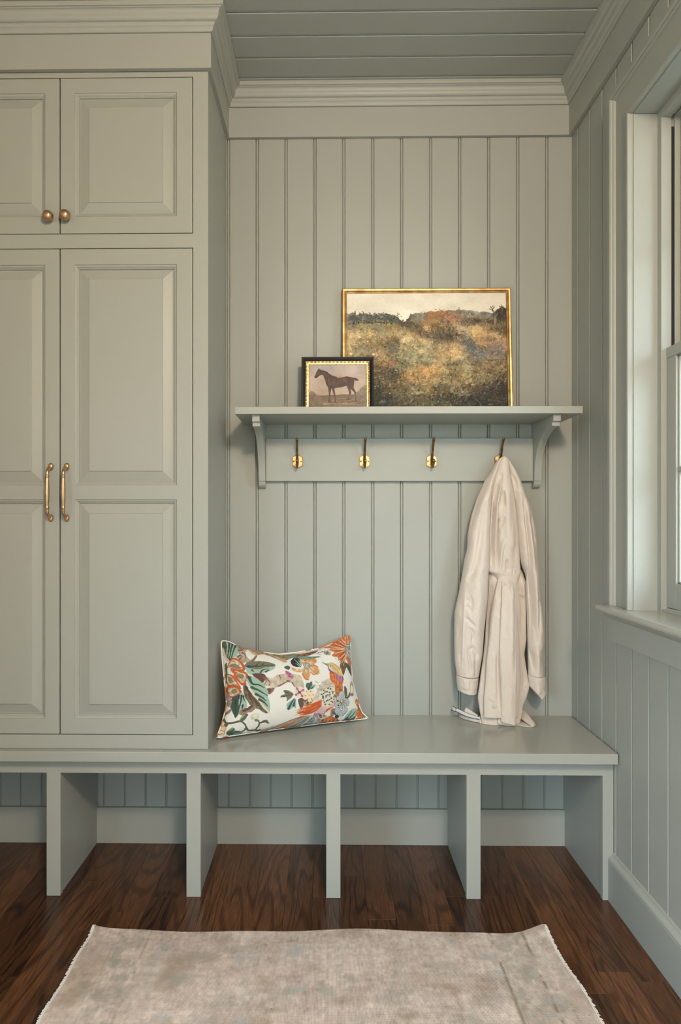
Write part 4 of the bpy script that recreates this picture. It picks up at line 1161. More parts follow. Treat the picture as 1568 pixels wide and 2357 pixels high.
    p.poly([(10, 1320), (90, 1300), (110, 1420), (60, 1490), (20, 1400)], (104, 90, 78))
    p.poly([(110, 1290), (200, 1300), (275, 1330), (250, 1400), (160, 1440), (110, 1400)], (116, 88, 72), col2=(196, 176, 156), f=.07)
    a8 = np.arange(8) * math.pi / 4
    p.ell(38, 1200, 100, 100, (222, 212, 200))
    for i, a in enumerate(a8): p.ell(38 + 58 * math.cos(a + .2), 1200 + 58 * math.sin(a + .2), 44, 20, (206, 92, 84) if i % 2 else (228, 214, 204), rot=a + .2)
    for a in a8: p.ell(38 + 60 * math.cos(a + .6), 1200 + 60 * math.sin(a + .6), 26, 12, (196, 204, 200), rot=a + .6)
    p.ell(36, 1198, 24, 20, (62, 86, 88))
    p.ell(206, 1248, 88, 88, (204, 96, 54))
    for i in range(6): p.line([(206, 1248), (206 + 84 * math.cos(i * 1.05 + .4), 1248 + 84 * math.sin(i * 1.05 + .4))], 18, (234, 216, 184), 34)
    p.ell(206, 1246, 24, 22, (228, 190, 140))
    for q, c in (([(150, 1090), (170, 1040), (210, 1040), (220, 1130), (190, 1160)], (84, 108, 96)), ([(200, 1120), (220, 1030), (262, 1010), (265, 1080), (220, 1150)], (92, 108, 96)), ([(240, 1130), (270, 1070), (325, 1065), (290, 1130)], (150, 178, 166))):
        p.poly(q, c)
    veins([[(190, 1150), (240, 1030)], [(250, 1130), (300, 1080)]], 10, (60, 80, 76))
    # tan flower at the top
    p.poly([(0, 590), (60, 560), (130, 640), (110, 740), (70, 760), (-40, 740), (-70, 660)], (66, 58, 54)); veins([[(100, 740), (40, 660), (0, 600)], [(80, 750), (10, 690)], [(110, 720), (70, 620)]], 9, (150, 196, 190))
    p.poly([(-90, 700), (-60, 760), (60, 790), (150, 770), (130, 830), (20, 850), (-70, 810)], (206, 148, 98), col2=(222, 206, 180), f=.09)
    for cx, cy, rx, ry, ro in ((300, 655, 100, 62, -.35), (335, 800, 100, 66, .75), (175, 865, 66, 112, .1), (165, 640, 56, 70, .2)):
        p.ell(cx, cy, rx + 16, ry + 14, (204, 204, 188), rot=ro, alpha=.8); p.ell(cx, cy, rx, ry, (200, 164, 114), rot=ro, col2=(214, 150, 96), f=.07)
    for q in ([(180, 640), (240, 620), (330, 610), (380, 660)], [(260, 850), (310, 890), (360, 860)], [(110, 880), (150, 960), (200, 980)], [(240, 740), (330, 720), (400, 750)]): p.line(q, 10, (204, 112, 66))
    for cx, cy, ro in ((275, 680, -.3), (300, 780, .7), (185, 830, 1.5), (150, 650, .5)): p.ell(cx, cy, 40, 18, (178, 190, 190), rot=ro, col2=(210, 200, 180), f=.1)
    p.ell(203, 733, 62, 58, (204, 104, 66)); p.ell(203, 733, 50, 46, (190, 202, 196), col2=(110, 146, 140), f=.12)
    # top edge foliage
    p.xf = I
    p.poly([(640, 330), (760, 318), (880, 335), (1000, 335), (940, 352), (860, 365), (760, 350)], (96, 110, 92), col2=(130, 152, 134), f=.05)
    p.poly([(790, 318), (900, 296), (1000, 272), (960, 300), (880, 330), (820, 332)], (88, 84, 66), col2=(170, 108, 74), f=.06)
    p.line([(960, 296), (1005, 320)], 5, (84, 84, 70)); p.line([(990, 300), (1040, 285)], 6, (84, 84, 70))
    p.ell(1073, 300, 36, 25, (196, 190, 176)); p.ell(1066, 302, 26, 17, (150, 144, 126), alpha=.6)
    for a in range(6): p.line([(1073, 300), (1073 + 32 * math.cos(a), 300 + 22 * math.sin(a))], 4, (96, 86, 74))
    p.xf = B
    # branch and rust blossom top right
    p.poly([(835, 710), (880, 620), (930, 560), (970, 720), (905, 860), (890, 890), (850, 800)], (132, 106, 86), col2=(100, 78, 64), f=.07); p.line([(890, 800), (930, 750), (955, 735)], 26, (120, 94, 76))
    p.poly([(960, 670), (1040, 690), (1085, 760), (1085, 895), (1010, 800)], (80, 94, 78))
    rb = [(590, 395), (720, 360), (800, 300), (960, 210), (1080, 150), (1155, 190), (1150, 330), (1130, 640), (1125, 800), (1080, 745), (1030, 690), (985, 600), (930, 655), (880, 625), (800, 635), (820, 560), (740, 570), (690, 545), (760, 475), (640, 445), (720, 420)]
    p.poly(rb, (190, 106, 66), smooth=False, col2=(204, 128, 84), f=.06)
    for a in np.linspace(2.0, 4.25, 17):
        c, s = math.cos(a), -math.sin(a)
        p.line([(1060 + 90 * c, 430 + 90 * s), (1060 + 360 * c, 430 + 330 * s)], 10, (158, 78, 50) if int(a * 9) % 2 else (222, 186, 150), 3)
    for (x, y) in ((980, 260), (1040, 220), (1090, 200), (1110, 270), (1020, 290), (1080, 300)): p.ell(x, y, 10, 26, (224, 180, 150), rot=.3)
    p.poly([(1015, 390), (1070, 330), (1150, 330), (1150, 620), (1070, 610), (1010, 500)], (116, 152, 150)); p.poly([(1055, 430), (1100, 400), (1150, 420), (1150, 590), (1090, 580), (1050, 510)], (196, 176, 164), col2=(150, 96, 90), f=.09)
    veins([[(1030, 400), (1040, 500), (1080, 600)], [(1060, 360), (1130, 350)], [(1100, 430), (1090, 520), (1130, 590)]], 8, (220, 226, 216))
    # bird
    tail = [(860, 868), (950, 880), (962, 950), (880, 985), (700, 1012), (560, 1022), (430, 1026), (600, 960), (750, 895)]
    p.xf = I
    p.poly(tail, (150, 176, 172), col2=(196, 200, 190), f=.03)
    rs = np.random.RandomState(3)
    for k in range(46):
        t = rs.rand(); x0, y0 = 790 + 150 * t, 880 + 30 * rs.rand(); x1, y1 = 450 + 460 * t ** .8, 1020 - 40 * t * rs.rand()
        c = [(118, 158, 158), (84, 110, 116), (222, 218, 204), (196, 108, 60), (174, 160, 172)][k % 5]
        p.line([(x0, y0), ((x0 + x1) / 2 + 14, (y0 + y1) / 2 - 8), (x1, y1)], 9, c, 3)
    for k in range(7): p.line([(850 - 9 * k, 880 + 5 * k), (740 - 12 * k, 945 + 3 * k), (630 - 8 * k, 1008)], 9, (190, 104, 54) if k % 2 else (214, 150, 92), 5)
    p.xf = B
    p.poly([(600, 945), (700, 1050), (850, 1060), (842, 1180), (765, 1290), (700, 1390), (560, 1450), (440, 1430), (380, 1330), (300, 1330), (265, 1360), (330, 1200), (400, 1080), (500, 985)], (214, 206, 192), col2=(196, 184, 166), f=.05)
    for k in range(60):
        x, y = 330 + 330 * rs.rand(), 990 + 330 * rs.rand(); p.line([(x, y), (x + 10, y + 16), (x + 26, y + 16)], 5, (168, 150, 124), alpha=.8)
    p.poly([(430, 1180), (560, 1115), (700, 1105), (718, 1250), (660, 1375), (520, 1440), (420, 1370), (388, 1290)], (218, 214, 198))
    for gy in range(7):
        for gx_ in range(7):
            x, y = 440 + 44 * gx_ - 8 * gy + 22 * (gy % 2) + 14 * rs.randn(), 1130 + 44 * gy + 13 * rs.randn()
            if (x - 560) ** 2 / 150 ** 2 + (y - 1265) ** 2 / 150 ** 2 < 1:
                zz = .7 + .5 * rs.rand(); p.ell(x, y, 17 * zz, 10 * zz, (74, 76, 70) if (gx_ + gy) % 3 else (66, 84, 104), rot=-.7); p.ell(x + 13, y + 8, 12, 8, (186, 154, 108), rot=-.7)
    p.poly([(700, 1050), (850, 1050), (846, 1190), (770, 1285), (715, 1280)], (176, 112, 66), col2=(206, 132, 82), f=.09)
    for k in range(30):
        x, y = 715 + 120 * rs.rand(), 1070 + 180 * rs.rand(); p.ell(x, y, 11, 6, (126, 84, 54), rot=.5)
    p.poly([(615, 830), (700, 840), (780, 890), (872, 920), (862, 1040), (780, 1075), (700, 1060), (640, 1010), (605, 945)], (204, 98, 54), col2=(222, 130, 78), f=.08)
    for k in range(26):
        x, y = 630 + 220 * rs.rand(), 860 + 170 * rs.rand(); p.line([(x, y), (x + 4, y + 34)], 9, [(176, 74, 46), (226, 160, 110), (214, 110, 64)][k % 3], 3)
    p.poly([(710, 880), (800, 880), (886, 920), (868, 1000), (800, 985), (740, 960)], (156, 96, 144), col2=(190, 130, 160), f=.1)
    for k in range(10): p.line([(720 + 15 * k, 880 + 3 * k), (735 + 14 * k, 960 + 6 * k)], 8, (130, 74, 126) if k % 2 else (206, 150, 160), 3)
    p.poly([(590, 740), (640, 715), (700, 790), (700, 850), (640, 830), (605, 800)], (222, 196, 180)); p.line([(600, 790), (650, 830), (720, 850)], 10, (150, 90, 130)); p.line([(592, 745), (600, 800), (640, 840)], 7, (70, 60, 64))
    p.poly([(595, 695), (680, 668), (770, 715), (870, 780), (830, 790), (890, 890), (850, 905), (780, 890), (700, 830), (650, 740)], (220, 190, 136), col2=(196, 160, 104), f=.07)
    for k in range(11): p.line([(670 + 6 * k, 700 + 4 * k), (740 + 8 * k, 760 + 6 * k), (790 + 10 * k, 810 + 9 * k)], 8, (180, 142, 92) if k % 2 else (236, 216, 170), 3)
    p.poly([(488, 665), (540, 680), (605, 690), (600, 742), (555, 718)], (156, 158, 134)); p.line([(500, 675), (560, 706), (600, 738)], 5, (84, 86, 76)); p.ell(640, 735, 13, 10, (46, 42, 42)); p.ell(637, 732, 4, 3, (230, 226, 220))
    p.poly([(735, 1290), (705, 1390), (640, 1460), (530, 1450), (660, 1375), (700, 1300)], (226, 178, 168))
    p.poly([(380, 1320), (440, 1400), (560, 1430), (668, 1440), (600, 1515), (480, 1560), (300, 1560), (150, 1600), (-70, 1600), (60, 1545), (-60, 1510), (120, 1465), (200, 1440), (260, 1365)], (226, 208, 182))
    for k in range(34):
        t = k / 33; x1 = -60 + 240 * rs.rand(); y1 = 1380 + 215 * t
        p.line([(410 + 20 * rs.rand(), 1335 + 130 * t), (250 + 30 * rs.rand(), 1400 + 150 * t), (x1 + 100 * (1 - t), y1 + 50 * (1 - t))], 15, [(206, 96, 52), (190, 82, 50), (220, 130, 80)][k % 3], 4)
    for k in range(14): p.line([(650 - 6 * k, 1440 + 2 * k), (560 - 4 * k, 1500 + 3 * k), (440 + 6 * k, 1560)], 10, (198, 84, 62) if k % 2 else (220, 140, 100), 4)
    p.poly([(440, 1440), (530, 1440), (520, 1525), (430, 1570), (310, 1570), (360, 1500)], (200, 166, 180), col2=(214, 186, 180), f=.06)
    for k in range(8): p.line([(320 + 14 * k, 1560), (300 + 16 * k, 1625)], 9, (150, 96, 132) if k % 2 else (186, 150, 170), 4)
    # flowers below and beside the bird
    p.poly([(400, 1570), (470, 1560), (560, 1600), (540, 1700), (420, 1690)], (108, 80, 68), col2=(214, 196, 180), f=.09)
    p.poly([(420, 1725), (520, 1680), (560, 1620), (640, 1590), (720, 1620), (830, 1660), (820, 1710), (900, 1720), (700, 1750), (480, 1775), (330, 1760)], (194, 104, 58), col2=(216, 140, 90), f=.07)
    for k in range(9): p.line([(480 + 36 * k, 1720), (520 + 34 * k, 1650 + 10 * (k % 3))], 8, (226, 180, 140) if k % 2 else (150, 76, 46), 4)
    p.poly([(620, 1500), (690, 1460), (710, 1560), (640, 1600)], (176, 152, 136), col2=(110, 84, 72), f=.08)
    p.ell(760, 1600, 44, 34, (50, 74, 92)); p.line([(720, 1560), (700, 1480)], 16, (60, 80, 84))
    fl = [(835, 1215, 62, 52), (905, 1260, 56, 50), (940, 1350, 48, 58), (900, 1480, 54, 60), (830, 1540, 72, 46), (750, 1500, 56, 54), (735, 1400, 46, 56), (770, 1290, 50, 54), (840, 1380, 90, 90)]
    for cx, cy, rx, ry in fl[:-1]: p.ell(cx, cy, rx + 7, ry + 7, (92, 80, 76))
    for cx, cy, rx, ry in fl: p.ell(cx, cy, rx, ry, (192, 196, 194), col2=(172, 178, 180), f=.06)
    for a in np.arange(0, 6.28, .7): p.line([(835 + 34 * math.cos(a), 1350 + 34 * math.sin(a)), (838 + 92 * math.cos(a + .1), 1375 + 100 * math.sin(a + .1))], 6, (98, 84, 80), 3)
    p.ell(828, 1335, 36, 40, (120, 98, 82)); p.ell(826, 1330, 22, 26, (226, 192, 138)); p.ell(760, 1410, 20, 12, (96, 84, 80)); p.ell(750, 1330, 22, 12, (56, 74, 96))
    p.poly([(890, 1070), (935, 1100), (948, 1200), (910, 1270), (885, 1180)], (104, 98, 80)); p.line([(905, 1275), (970, 1260), (1010, 1200)], 14, (96, 108, 90), 22); p.poly([(965, 1255), (985, 1190), (1020, 1200), (1010, 1245)], (100, 116, 96))
    p.ell(1062, 1105, 58, 130, (214, 208, 190), rot=.08); p.ell(1062, 1105, 44, 118, (176, 150, 112), rot=.08, col2=(204, 184, 150), f=.08); p.ell(1062, 1125, 26, 76, (236, 230, 220), rot=.1); p.ell(1062, 1215, 46, 30, (166, 134, 96))
    p.poly([(870, 1700), (950, 1560), (1050, 1460), (1160, 1455), (1145, 1590), (1040, 1660), (940, 1715)], GL); veins([[(890, 1700), (980, 1600), (1050, 1500)], [(940, 1700), (1040, 1600), (1130, 1500)], [(1000, 1670), (1090, 1620), (1140, 1580)], [(960, 1660), (1000, 1560)]], 17, GD)
    p.poly([(1040, 1650), (1120, 1600), (1140, 1600), (1080, 1690), (980, 1705)], (110, 98, 82))
    p.poly([(1120, 1330), (1180, 1275), (1245, 1320), (1215, 1420), (1150, 1400)], (196, 104, 62), col2=(216, 184, 140), f=.08)
    p.poly([(1190, 1410), (1270, 1510), (1295, 1620), (1180, 1600), (1135, 1540), (1170, 1470)], (194, 100, 56), col2=(214, 140, 90), f=.07); p.poly([(1080, 1700), (1180, 1610), (1300, 1640), (1260, 1700)], (200, 104, 60), col2=(226, 170, 130), f=.08)
    p.poly([(1275, 1510), (1340, 1550), (1420, 1580), (1420, 1660), (1290, 1650)], (206, 200, 184)); veins([[(1290, 1560), (1340, 1620)], [(1330, 1570), (1400, 1600)], [(1300, 1640), (1380, 1640)], [(1290, 1530), (1320, 1580)]], 16, (120, 110, 92)); p.line([(1200, 1420), (1270, 1510), (1290, 1620)], 10, (120, 92, 70))
    p.poly([(1165, 1100), (1215, 1180), (1235, 1280), (1190, 1250)], (150, 170, 152), col2=(196, 160, 120), f=.06)
    return p.C


CU, CV = 430, 290
s_, t_ = np.meshgrid(np.linspace(0, 1, CU), np.linspace(0, 1, CV))        # t runs from the bottom seam to the top seam


def cushion_uv(s, t):
    top = np.interp(s, [0, .05, .144, .27, .415, .55, .65, .74, .82, .90, 1], [0, .012, .085, .140, .185, .175, .160, .145, .095, .055, 0])
    bot = np.interp(s, [0, .1, .3, .7, .9, 1], [0, .004, .012, .012, .004, 0])
    lef = np.interp(t, [0, .1, .24, .33, .55, .8, 1], [0, .024, .046, .056, .038, .015, 0])
    rig = np.interp(t, [0, .07, .18, .31, .44, .66, .9, 1], [0, .040, .048, .057, .056, .044, .012, 0])
    k = np.array([1, 4, 6, 4, 1]) / 16.0
    return lef * (1 - s) - rig * s + s, bot * (1 - t) - top * t + t


s2, t2 = cushion_uv(s_, t_)
c4 = np.array([[80.0, 1092.0], [1487.0, 885.0], [104.0, 178.0], [1345.0, 122.0]])       # corners of the printed panel in pattern units
PD = ((1 - s2) * (1 - t2))[..., None] * c4[0] + (s2 * (1 - t2))[..., None] * c4[1] + ((1 - s2) * t2)[..., None] * c4[2] + (s2 * t2)[..., None] * c4[3]
ccol = paint_cushion(PD.reshape(-1, 2))
K3 = np.array([[-0.3535, 2.1300, 0.4700], [0.1440, 2.3480, 0.4700], [-0.3515, 2.2150, 0.7640], [0.0790, 2.3960, 0.7530]])


def cushion_pos(s, t, side, fat):
    a, b = cushion_uv(s, t)
    base = ((1 - a) * (1 - b))[..., None] * K3[0] + (a * (1 - b))[..., None] * K3[1] + ((1 - a) * b)[..., None] * K3[2] + (a * b)[..., None] * K3[3]
    nrm = np.cross(K3[2] - K3[0], K3[1] - K3[0]); nrm /= np.linalg.norm(nrm)             # points away from the room
    h = (np.clip(1 - np.abs(2 * s - 1) ** 2.3, 0, 1) * np.clip(1 - np.abs(2 * t - 1) ** 2.3, 0, 1)) ** 0.55
    wr = (fnoise(s * 5, t * 4, 51, 3) - 0.5) * 0.012 * h
    return base + nrm * (side * (fat * h + wr))[..., None]


front = cushion_pos(s_, t_, -1, 0.062).reshape(-1, 3)
pillow = grid_mesh('throw_pillow', front, CU, CV, lin(np.clip(ccol, 4, 250)) * 0.80, M_PRINT)
tag(pillow, 'lumbar cushion printed with a bird and flowers leaning in the corner of the bench', 'cushion')
sb, tb = np.meshgrid(np.linspace(0, 1, 60), np.linspace(0, 1, 40))
grid_mesh('back_cover', cushion_pos(sb, tb, 1, 0.045).reshape(-1, 3), 60, 40, np.tile(lin((226, 221, 212)), (2400, 1)), M_PRINT, pillow, flip=True)
per = [(t, 0.0) for t in np.linspace(0, 1, 90)[:-1]] + [(1.0, t) for t in np.linspace(0, 1, 60)[:-1]] + [(t, 1.0) for t in np.linspace(1, 0, 90)[:-1]] + [(0.0, t) for t in np.linspace(1, 0, 60)[:-1]]
per.append(per[0])
pp = cushion_pos(np.array([a for a, _ in per]), np.array([b for _, b in per]), 1, 0.0)
for c in range(len(pp)):                                      # soften the four corners of the piping
    pass
ps = pp.copy()
for _ in range(3):
    ps[1:-1] = (ps[:-2] + ps[1:-1] * 2 + ps[2:]) / 4; ps[0] = ps[-1] = (ps[-2] + ps[0] * 2 + ps[1]) / 4
pm = MB().tube([tuple(q) for q in ps], 0.0026, 8).build('piping', M_PRINT, pillow, fix=False)
co = np.empty(len(pm.data.vertices) * 3); pm.data.vertices.foreach_get('co', co); co = co.reshape(-1, 3)
kn = fnoise(np.arange(len(co)) // 8 / 9.0, co[:, 0] * 0, 77, 2)
pc = np.where((kn > 0.62)[:, None], np.array([150, 120, 96.0]), np.where((kn < 0.34)[:, None], np.array([186, 116, 80.0]), np.array([232, 226, 214.0])))
at = pm.data.color_attributes.new('paint', 'FLOAT_COLOR', 'POINT')
at.data.foreach_set('color', np.hstack([lin(pc), np.ones((len(pc), 1))]).astype(np.float32).ravel())

# edge lines, depths and folds of the pieces of the coat, in metres
COAT = {
    'sleeve_left': dict(L=[(0.6028, 1.3801), (0.5922, 1.374), (0.5816, 1.3574), (0.5711, 1.3326), (0.548, 1.3001), (0.5226, 1.2422), (0.5041, 1.1795), (0.4902, 1.1099), (0.4891, 1.0635), (0.4786, 1.0241), (0.4717, 0.9756), (0.4624, 0.9235), (0.4439, 0.84), (0.4428, 0.7425), (0.4439, 0.6729), (0.4509, 0.6218)],
        R=[(0.6088, 1.3786), (0.6035, 1.3696), (0.5908, 1.3441), (0.5878, 1.3186), (0.5785, 1.2885), (0.573, 1.2607), (0.5707, 1.2236), (0.5683, 1.1679), (0.5667, 1.0984), (0.5647, 1.0288), (0.563, 0.9757), (0.5607, 0.9399), (0.5591, 0.8819), (0.5457, 0.7659), (0.5411, 0.6963), (0.5272, 0.6163)],
        rows=250, yc=[(1.3786, 2.338), (1.3089, 2.35), (1.1574, 2.362), (0.6121, 2.352)], dep=[(1.3786, 0.006), (1.3392, 0.022), (1.2332, 0.04), (1.006, 0.052), (0.7788, 0.05), (0.6121, 0.036)], back=0.03, sag=(0, 0, 0), pw=0.55,
        folds=[([(0.5593, 1.3213), (0.541, 1.2686), (0.5205, 1.2228), (0.5045, 1.1725)], -0.0054, 0.0061, 0.0061), ([(0.541, 1.2503), (0.5319, 1.2137), (0.5273, 1.1725)], 0.0047, 0.0076, 0.0076), ([(0.4885, 0.9083), (0.4954, 0.8763), (0.4931, 0.8488)], -0.0047, 0.0076, 0.0045), ([(0.5136, 0.9267), (0.5182, 0.9038), (0.5114, 0.8626)], -0.0031, 0.0091, 0.0061), ([(0.4474, 0.7937), (0.4428, 0.7364), (0.4451, 0.6906)], 0.0039, 0.0045, 0.0045), ([(0.4817, 0.8946), (0.4851, 0.8763)], -0.0047, 0.0045, 0.0045), ([(0.5479, 1.2778), (0.541, 1.1908), (0.5273, 1.0992), (0.5091, 1.0076), (0.4931, 0.9656), (0.4794, 0.9198)], -0.014, 0.0106, 0.0136), ([(0.5159, 1.2137), (0.5045, 1.1679), (0.4897, 1.1106)], -0.0062, 0.0045, 0.0076), ([(0.5638, 1.3007), (0.5501, 1.2366), (0.5444, 1.1679), (0.541, 1.0763)], 0.0062, 0.0136, 0.0076), ([(0.573, 1.3281), (0.5616, 1.2778), (0.5593, 1.2228)], 0.0077, 0.0076, 0.0045), ([(0.4748, 0.9656), (0.468, 0.8396), (0.4639, 0.7365), (0.4634, 0.6334)], 0.0034, 0.0023, 0.003), ([(0.4737, 0.8648), (0.484, 0.8625), (0.4977, 0.8419)], -0.0062, 0.0061, 0.0045), ([(0.4714, 0.8327), (0.4885, 0.8144), (0.5114, 0.7916)], -0.007, 0.0076, 0.0045), ([(0.4782, 0.7961), (0.4931, 0.7824), (0.4981, 0.7641), (0.4919, 0.7343)], -0.007, 0.0045, 0.0076), ([(0.4805, 0.7067), (0.4977, 0.7228), (0.5091, 0.7022), (0.5148, 0.6748)], -0.0054, 0.0061, 0.0061), ([(0.4782, 0.7388), (0.4851, 0.6793), (0.4913, 0.6232)], -0.007, 0.0024, 0.0061), ([(0.5045, 0.6839), (0.5068, 0.6519), (0.5086, 0.6221)], -0.0054, 0.0024, 0.0061), ([(0.4954, 0.7022), (0.5011, 0.6564), (0.5011, 0.6221)], 0.0047, 0.0061, 0.0061), ([(0.4543, 0.8166), (0.452, 0.7708), (0.4474, 0.7479)], -0.0039, 0.0045, 0.0061), ([(0.5205, 0.9771), (0.5228, 0.8626), (0.5159, 0.7481)], 0.0062, 0.0182, 0.0121), ([(0.4565, 0.7136), (0.4588, 0.6792), (0.4543, 0.6563)], -0.0039, 0.0061, 0.0076)]),
    'sleeve_right': dict(L=[(0.6148, 1.3801), (0.6219, 1.3719), (0.6284, 1.3418), (0.6353, 1.2977), (0.6462, 1.2467), (0.6556, 1.1911), (0.6635, 1.1216), (0.6681, 1.052), (0.6773, 1.0057), (0.6935, 0.9679), (0.6935, 0.9053), (0.6958, 0.8358), (0.6981, 0.72), (0.6993, 0.6226)],
        R=[(0.6194, 1.3801), (0.6239, 1.377), (0.6277, 1.3719), (0.6496, 1.3418), (0.6704, 1.3023), (0.6843, 1.2606), (0.7096, 1.205), (0.7258, 1.1424), (0.7316, 1.0868), (0.7327, 1.0289), (0.7373, 0.9759), (0.7419, 0.8938), (0.7535, 0.7896), (0.7558, 0.7363), (0.7484, 0.6969), (0.7535, 0.6182)],
        rows=250, yc=[(1.3801, 2.338), (1.3089, 2.345), (1.1574, 2.362), (0.6121, 2.355)], dep=[(1.3801, 0.006), (1.3392, 0.02), (1.2332, 0.036), (1.006, 0.048), (0.7788, 0.045), (0.6121, 0.032)], back=0.028, sag=(0, 0, 0), pw=0.55,
        folds=[([(0.6322, 1.3327), (0.6436, 1.3006), (0.6505, 1.2594), (0.6562, 1.2228)], -0.0054, 0.003, 0.0061), ([(0.6436, 1.3006), (0.6596, 1.2503), (0.6733, 1.1908), (0.6778, 1.145)], 0.0047, 0.0076, 0.0045), ([(0.6983, 1.1908), (0.7074, 1.1336), (0.7143, 1.0535)], -0.0047, 0.0061, 0.0061), ([(0.6983, 0.9132), (0.7074, 0.8949), (0.7097, 0.8629)], -0.0047, 0.0061, 0.0045), ([(0.7074, 0.8172), (0.7165, 0.7715), (0.7199, 0.7257)], -0.0047, 0.0045, 0.0061), ([(0.671, 1.2686), (0.679, 1.1908), (0.6897, 1.0993), (0.6972, 0.9783), (0.7006, 0.9087), (0.704, 0.8172), (0.7001, 0.7257)], -0.0124, 0.0038, 0.0091), ([(0.6391, 1.3212), (0.6505, 1.2869), (0.6585, 1.248)], -0.0062, 0.0061, 0.0045), ([(0.6505, 1.2594), (0.6619, 1.1908), (0.6755, 1.0764), (0.6824, 0.9782)], 0.0062, 0.0076, 0.0076), ([(0.6824, 1.2365), (0.6903, 1.1679), (0.7029, 1.0535), (0.7097, 0.9783)], 0.0077, 0.0061, 0.0076), ([(0.712, 1.0002), (0.7165, 0.8858), (0.7211, 0.7943)], 0.0062, 0.0076, 0.0091), ([(0.7188, 0.895), (0.7256, 0.8767), (0.7268, 0.8172), (0.7302, 0.7601)], -0.0062, 0.0045, 0.0061), ([(0.6995, 0.7257), (0.7074, 0.6799), (0.7138, 0.6274)], -0.0093, 0.0045, 0.0076), ([(0.7188, 0.7486), (0.7256, 0.68), (0.7302, 0.6274)], 0.0047, 0.0076, 0.0061), ([(0.6926, 0.8858), (0.6949, 0.7943), (0.6942, 0.6799)], 0.0062, 0.0045, 0.0045), ([(0.6596, 1.0992), (0.6687, 1.0649), (0.6824, 1.0535)], -0.0039, 0.0045, 0.0045), ([(0.655, 1.1496), (0.6641, 1.1267), (0.671, 1.0993)], -0.0047, 0.0045, 0.0045), ([(0.671, 0.9887), (0.6869, 0.9704)], 0.0062, 0.0045, 0.0045)]),
    'hood_panel': dict(L=[(0.607, 1.3825), (0.601, 1.3764), (0.5971, 1.3644), (0.5851, 1.339), (0.5786, 1.3066), (0.5671, 1.2604), (0.5648, 1.2142), (0.5625, 1.1448), (0.5614, 1.0523), (0.5602, 0.9762), (0.5671, 1.0076), (0.5786, 0.9822), (0.5913, 0.9545), (0.6017, 0.9291)],
        R=[(0.613, 1.3824), (0.622, 1.3764), (0.6258, 1.369), (0.6316, 1.3343), (0.6385, 1.2973), (0.65, 1.2465), (0.6592, 1.191), (0.6673, 1.1217), (0.6707, 1.0524), (0.6753, 0.9764), (0.6753, 1.0077), (0.673, 0.9754), (0.6661, 0.9292)],
        rows=150, yc=[(1.3794, 2.335), (1.3085, 2.346), (1.1574, 2.36), (0.9687, 2.362)], dep=[(1.3794, 0.008), (1.3387, 0.026), (1.233, 0.036), (1.0064, 0.036), (0.9641, 0.033), (0.9294, 0.012)], back=0.026, sag=(0, 0, 0), pw=0.45,
        folds=[([(0.594, 0.9964), (0.6167, 0.9956), (0.6394, 0.996), (0.6587, 0.9972)], -0.0015, 0.0018, 0.0018), ([(0.5917, 0.9675), (0.6167, 0.9682), (0.6394, 0.9668), (0.6576, 0.9687)], -0.0025, 0.0023, 0.0023), ([(0.6008, 0.996), (0.5999, 0.9823), (0.6015, 0.9675)], -0.0007, 0.003, 0.0036), ([(0.6099, 0.996), (0.609, 0.9823), (0.6106, 0.9675)], 0.0007, 0.003, 0.0036), ([(0.6178, 0.996), (0.6169, 0.9823), (0.6185, 0.9675)], -0.001, 0.003, 0.0036), ([(0.6235, 0.996), (0.6226, 0.9823), (0.6242, 0.9675)], 0.0014, 0.003, 0.0036), ([(0.6292, 0.996), (0.6283, 0.9823), (0.6299, 0.9675)], -0.0017, 0.003, 0.0036), ([(0.636, 0.996), (0.6351, 0.9823), (0.6367, 0.9675)], 0.0016, 0.003, 0.0036), ([(0.6417, 0.996), (0.6408, 0.9823), (0.6424, 0.9675)], -0.0017, 0.003, 0.0036), ([(0.6474, 0.996), (0.6465, 0.9824), (0.6481, 0.9675)], 0.0013, 0.003, 0.0036), ([(0.6531, 0.996), (0.6521, 0.9824), (0.6537, 0.9675)], -0.001, 0.003, 0.0036), ([(0.5724, 1.2774), (0.569, 1.2135), (0.5649, 1.1222), (0.5621, 0.9787)], 0.0109, 0.0045, 0.0045), ([(0.5762, 1.2592), (0.574, 1.1907), (0.5724, 1.0994), (0.5712, 0.9787)], -0.014, 0.0038, 0.0045), ([(0.6008, 1.3253), (0.594, 1.2865), (0.5831, 1.2135), (0.5815, 1.1679), (0.5803, 0.9787)], 0.014, 0.0038, 0.0053), ([(0.5894, 1.1907), (0.5883, 1.1222), (0.5883, 0.9787)], -0.0155, 0.0038, 0.0053), ([(0.6065, 1.2683), (0.6076, 1.2363), (0.6072, 1.2044)], -0.014, 0.0121, 0.0024), ([(0.6012, 1.3276), (0.6003, 1.3002), (0.5974, 1.2774)], -0.0109, 0.0106, 0.0021), ([(0.6167, 1.3276), (0.619, 1.2363), (0.6235, 1.1222), (0.6303, 0.9787)], 0.0109, 0.0136, 0.0151), ([(0.6099, 1.177), (0.6008, 1.1473), (0.594, 1.1336)], -0.0062, 0.0045, 0.0045), ([(0.6122, 1.1131), (0.6008, 1.0538), (0.5951, 0.9787)], 0.0077, 0.0061, 0.0061), ([(0.619, 1.031), (0.6235, 0.9787)], -0.0093, 0.0061, 0.0045), ([(0.6372, 1.1679), (0.6394, 1.0994), (0.6417, 1.0538)], 0.0047, 0.0091, 0.0076), ([(0.5815, 1.3459), (0.5758, 1.3048), (0.569, 1.2683)], 0.0062, 0.0045, 0.0045)]),
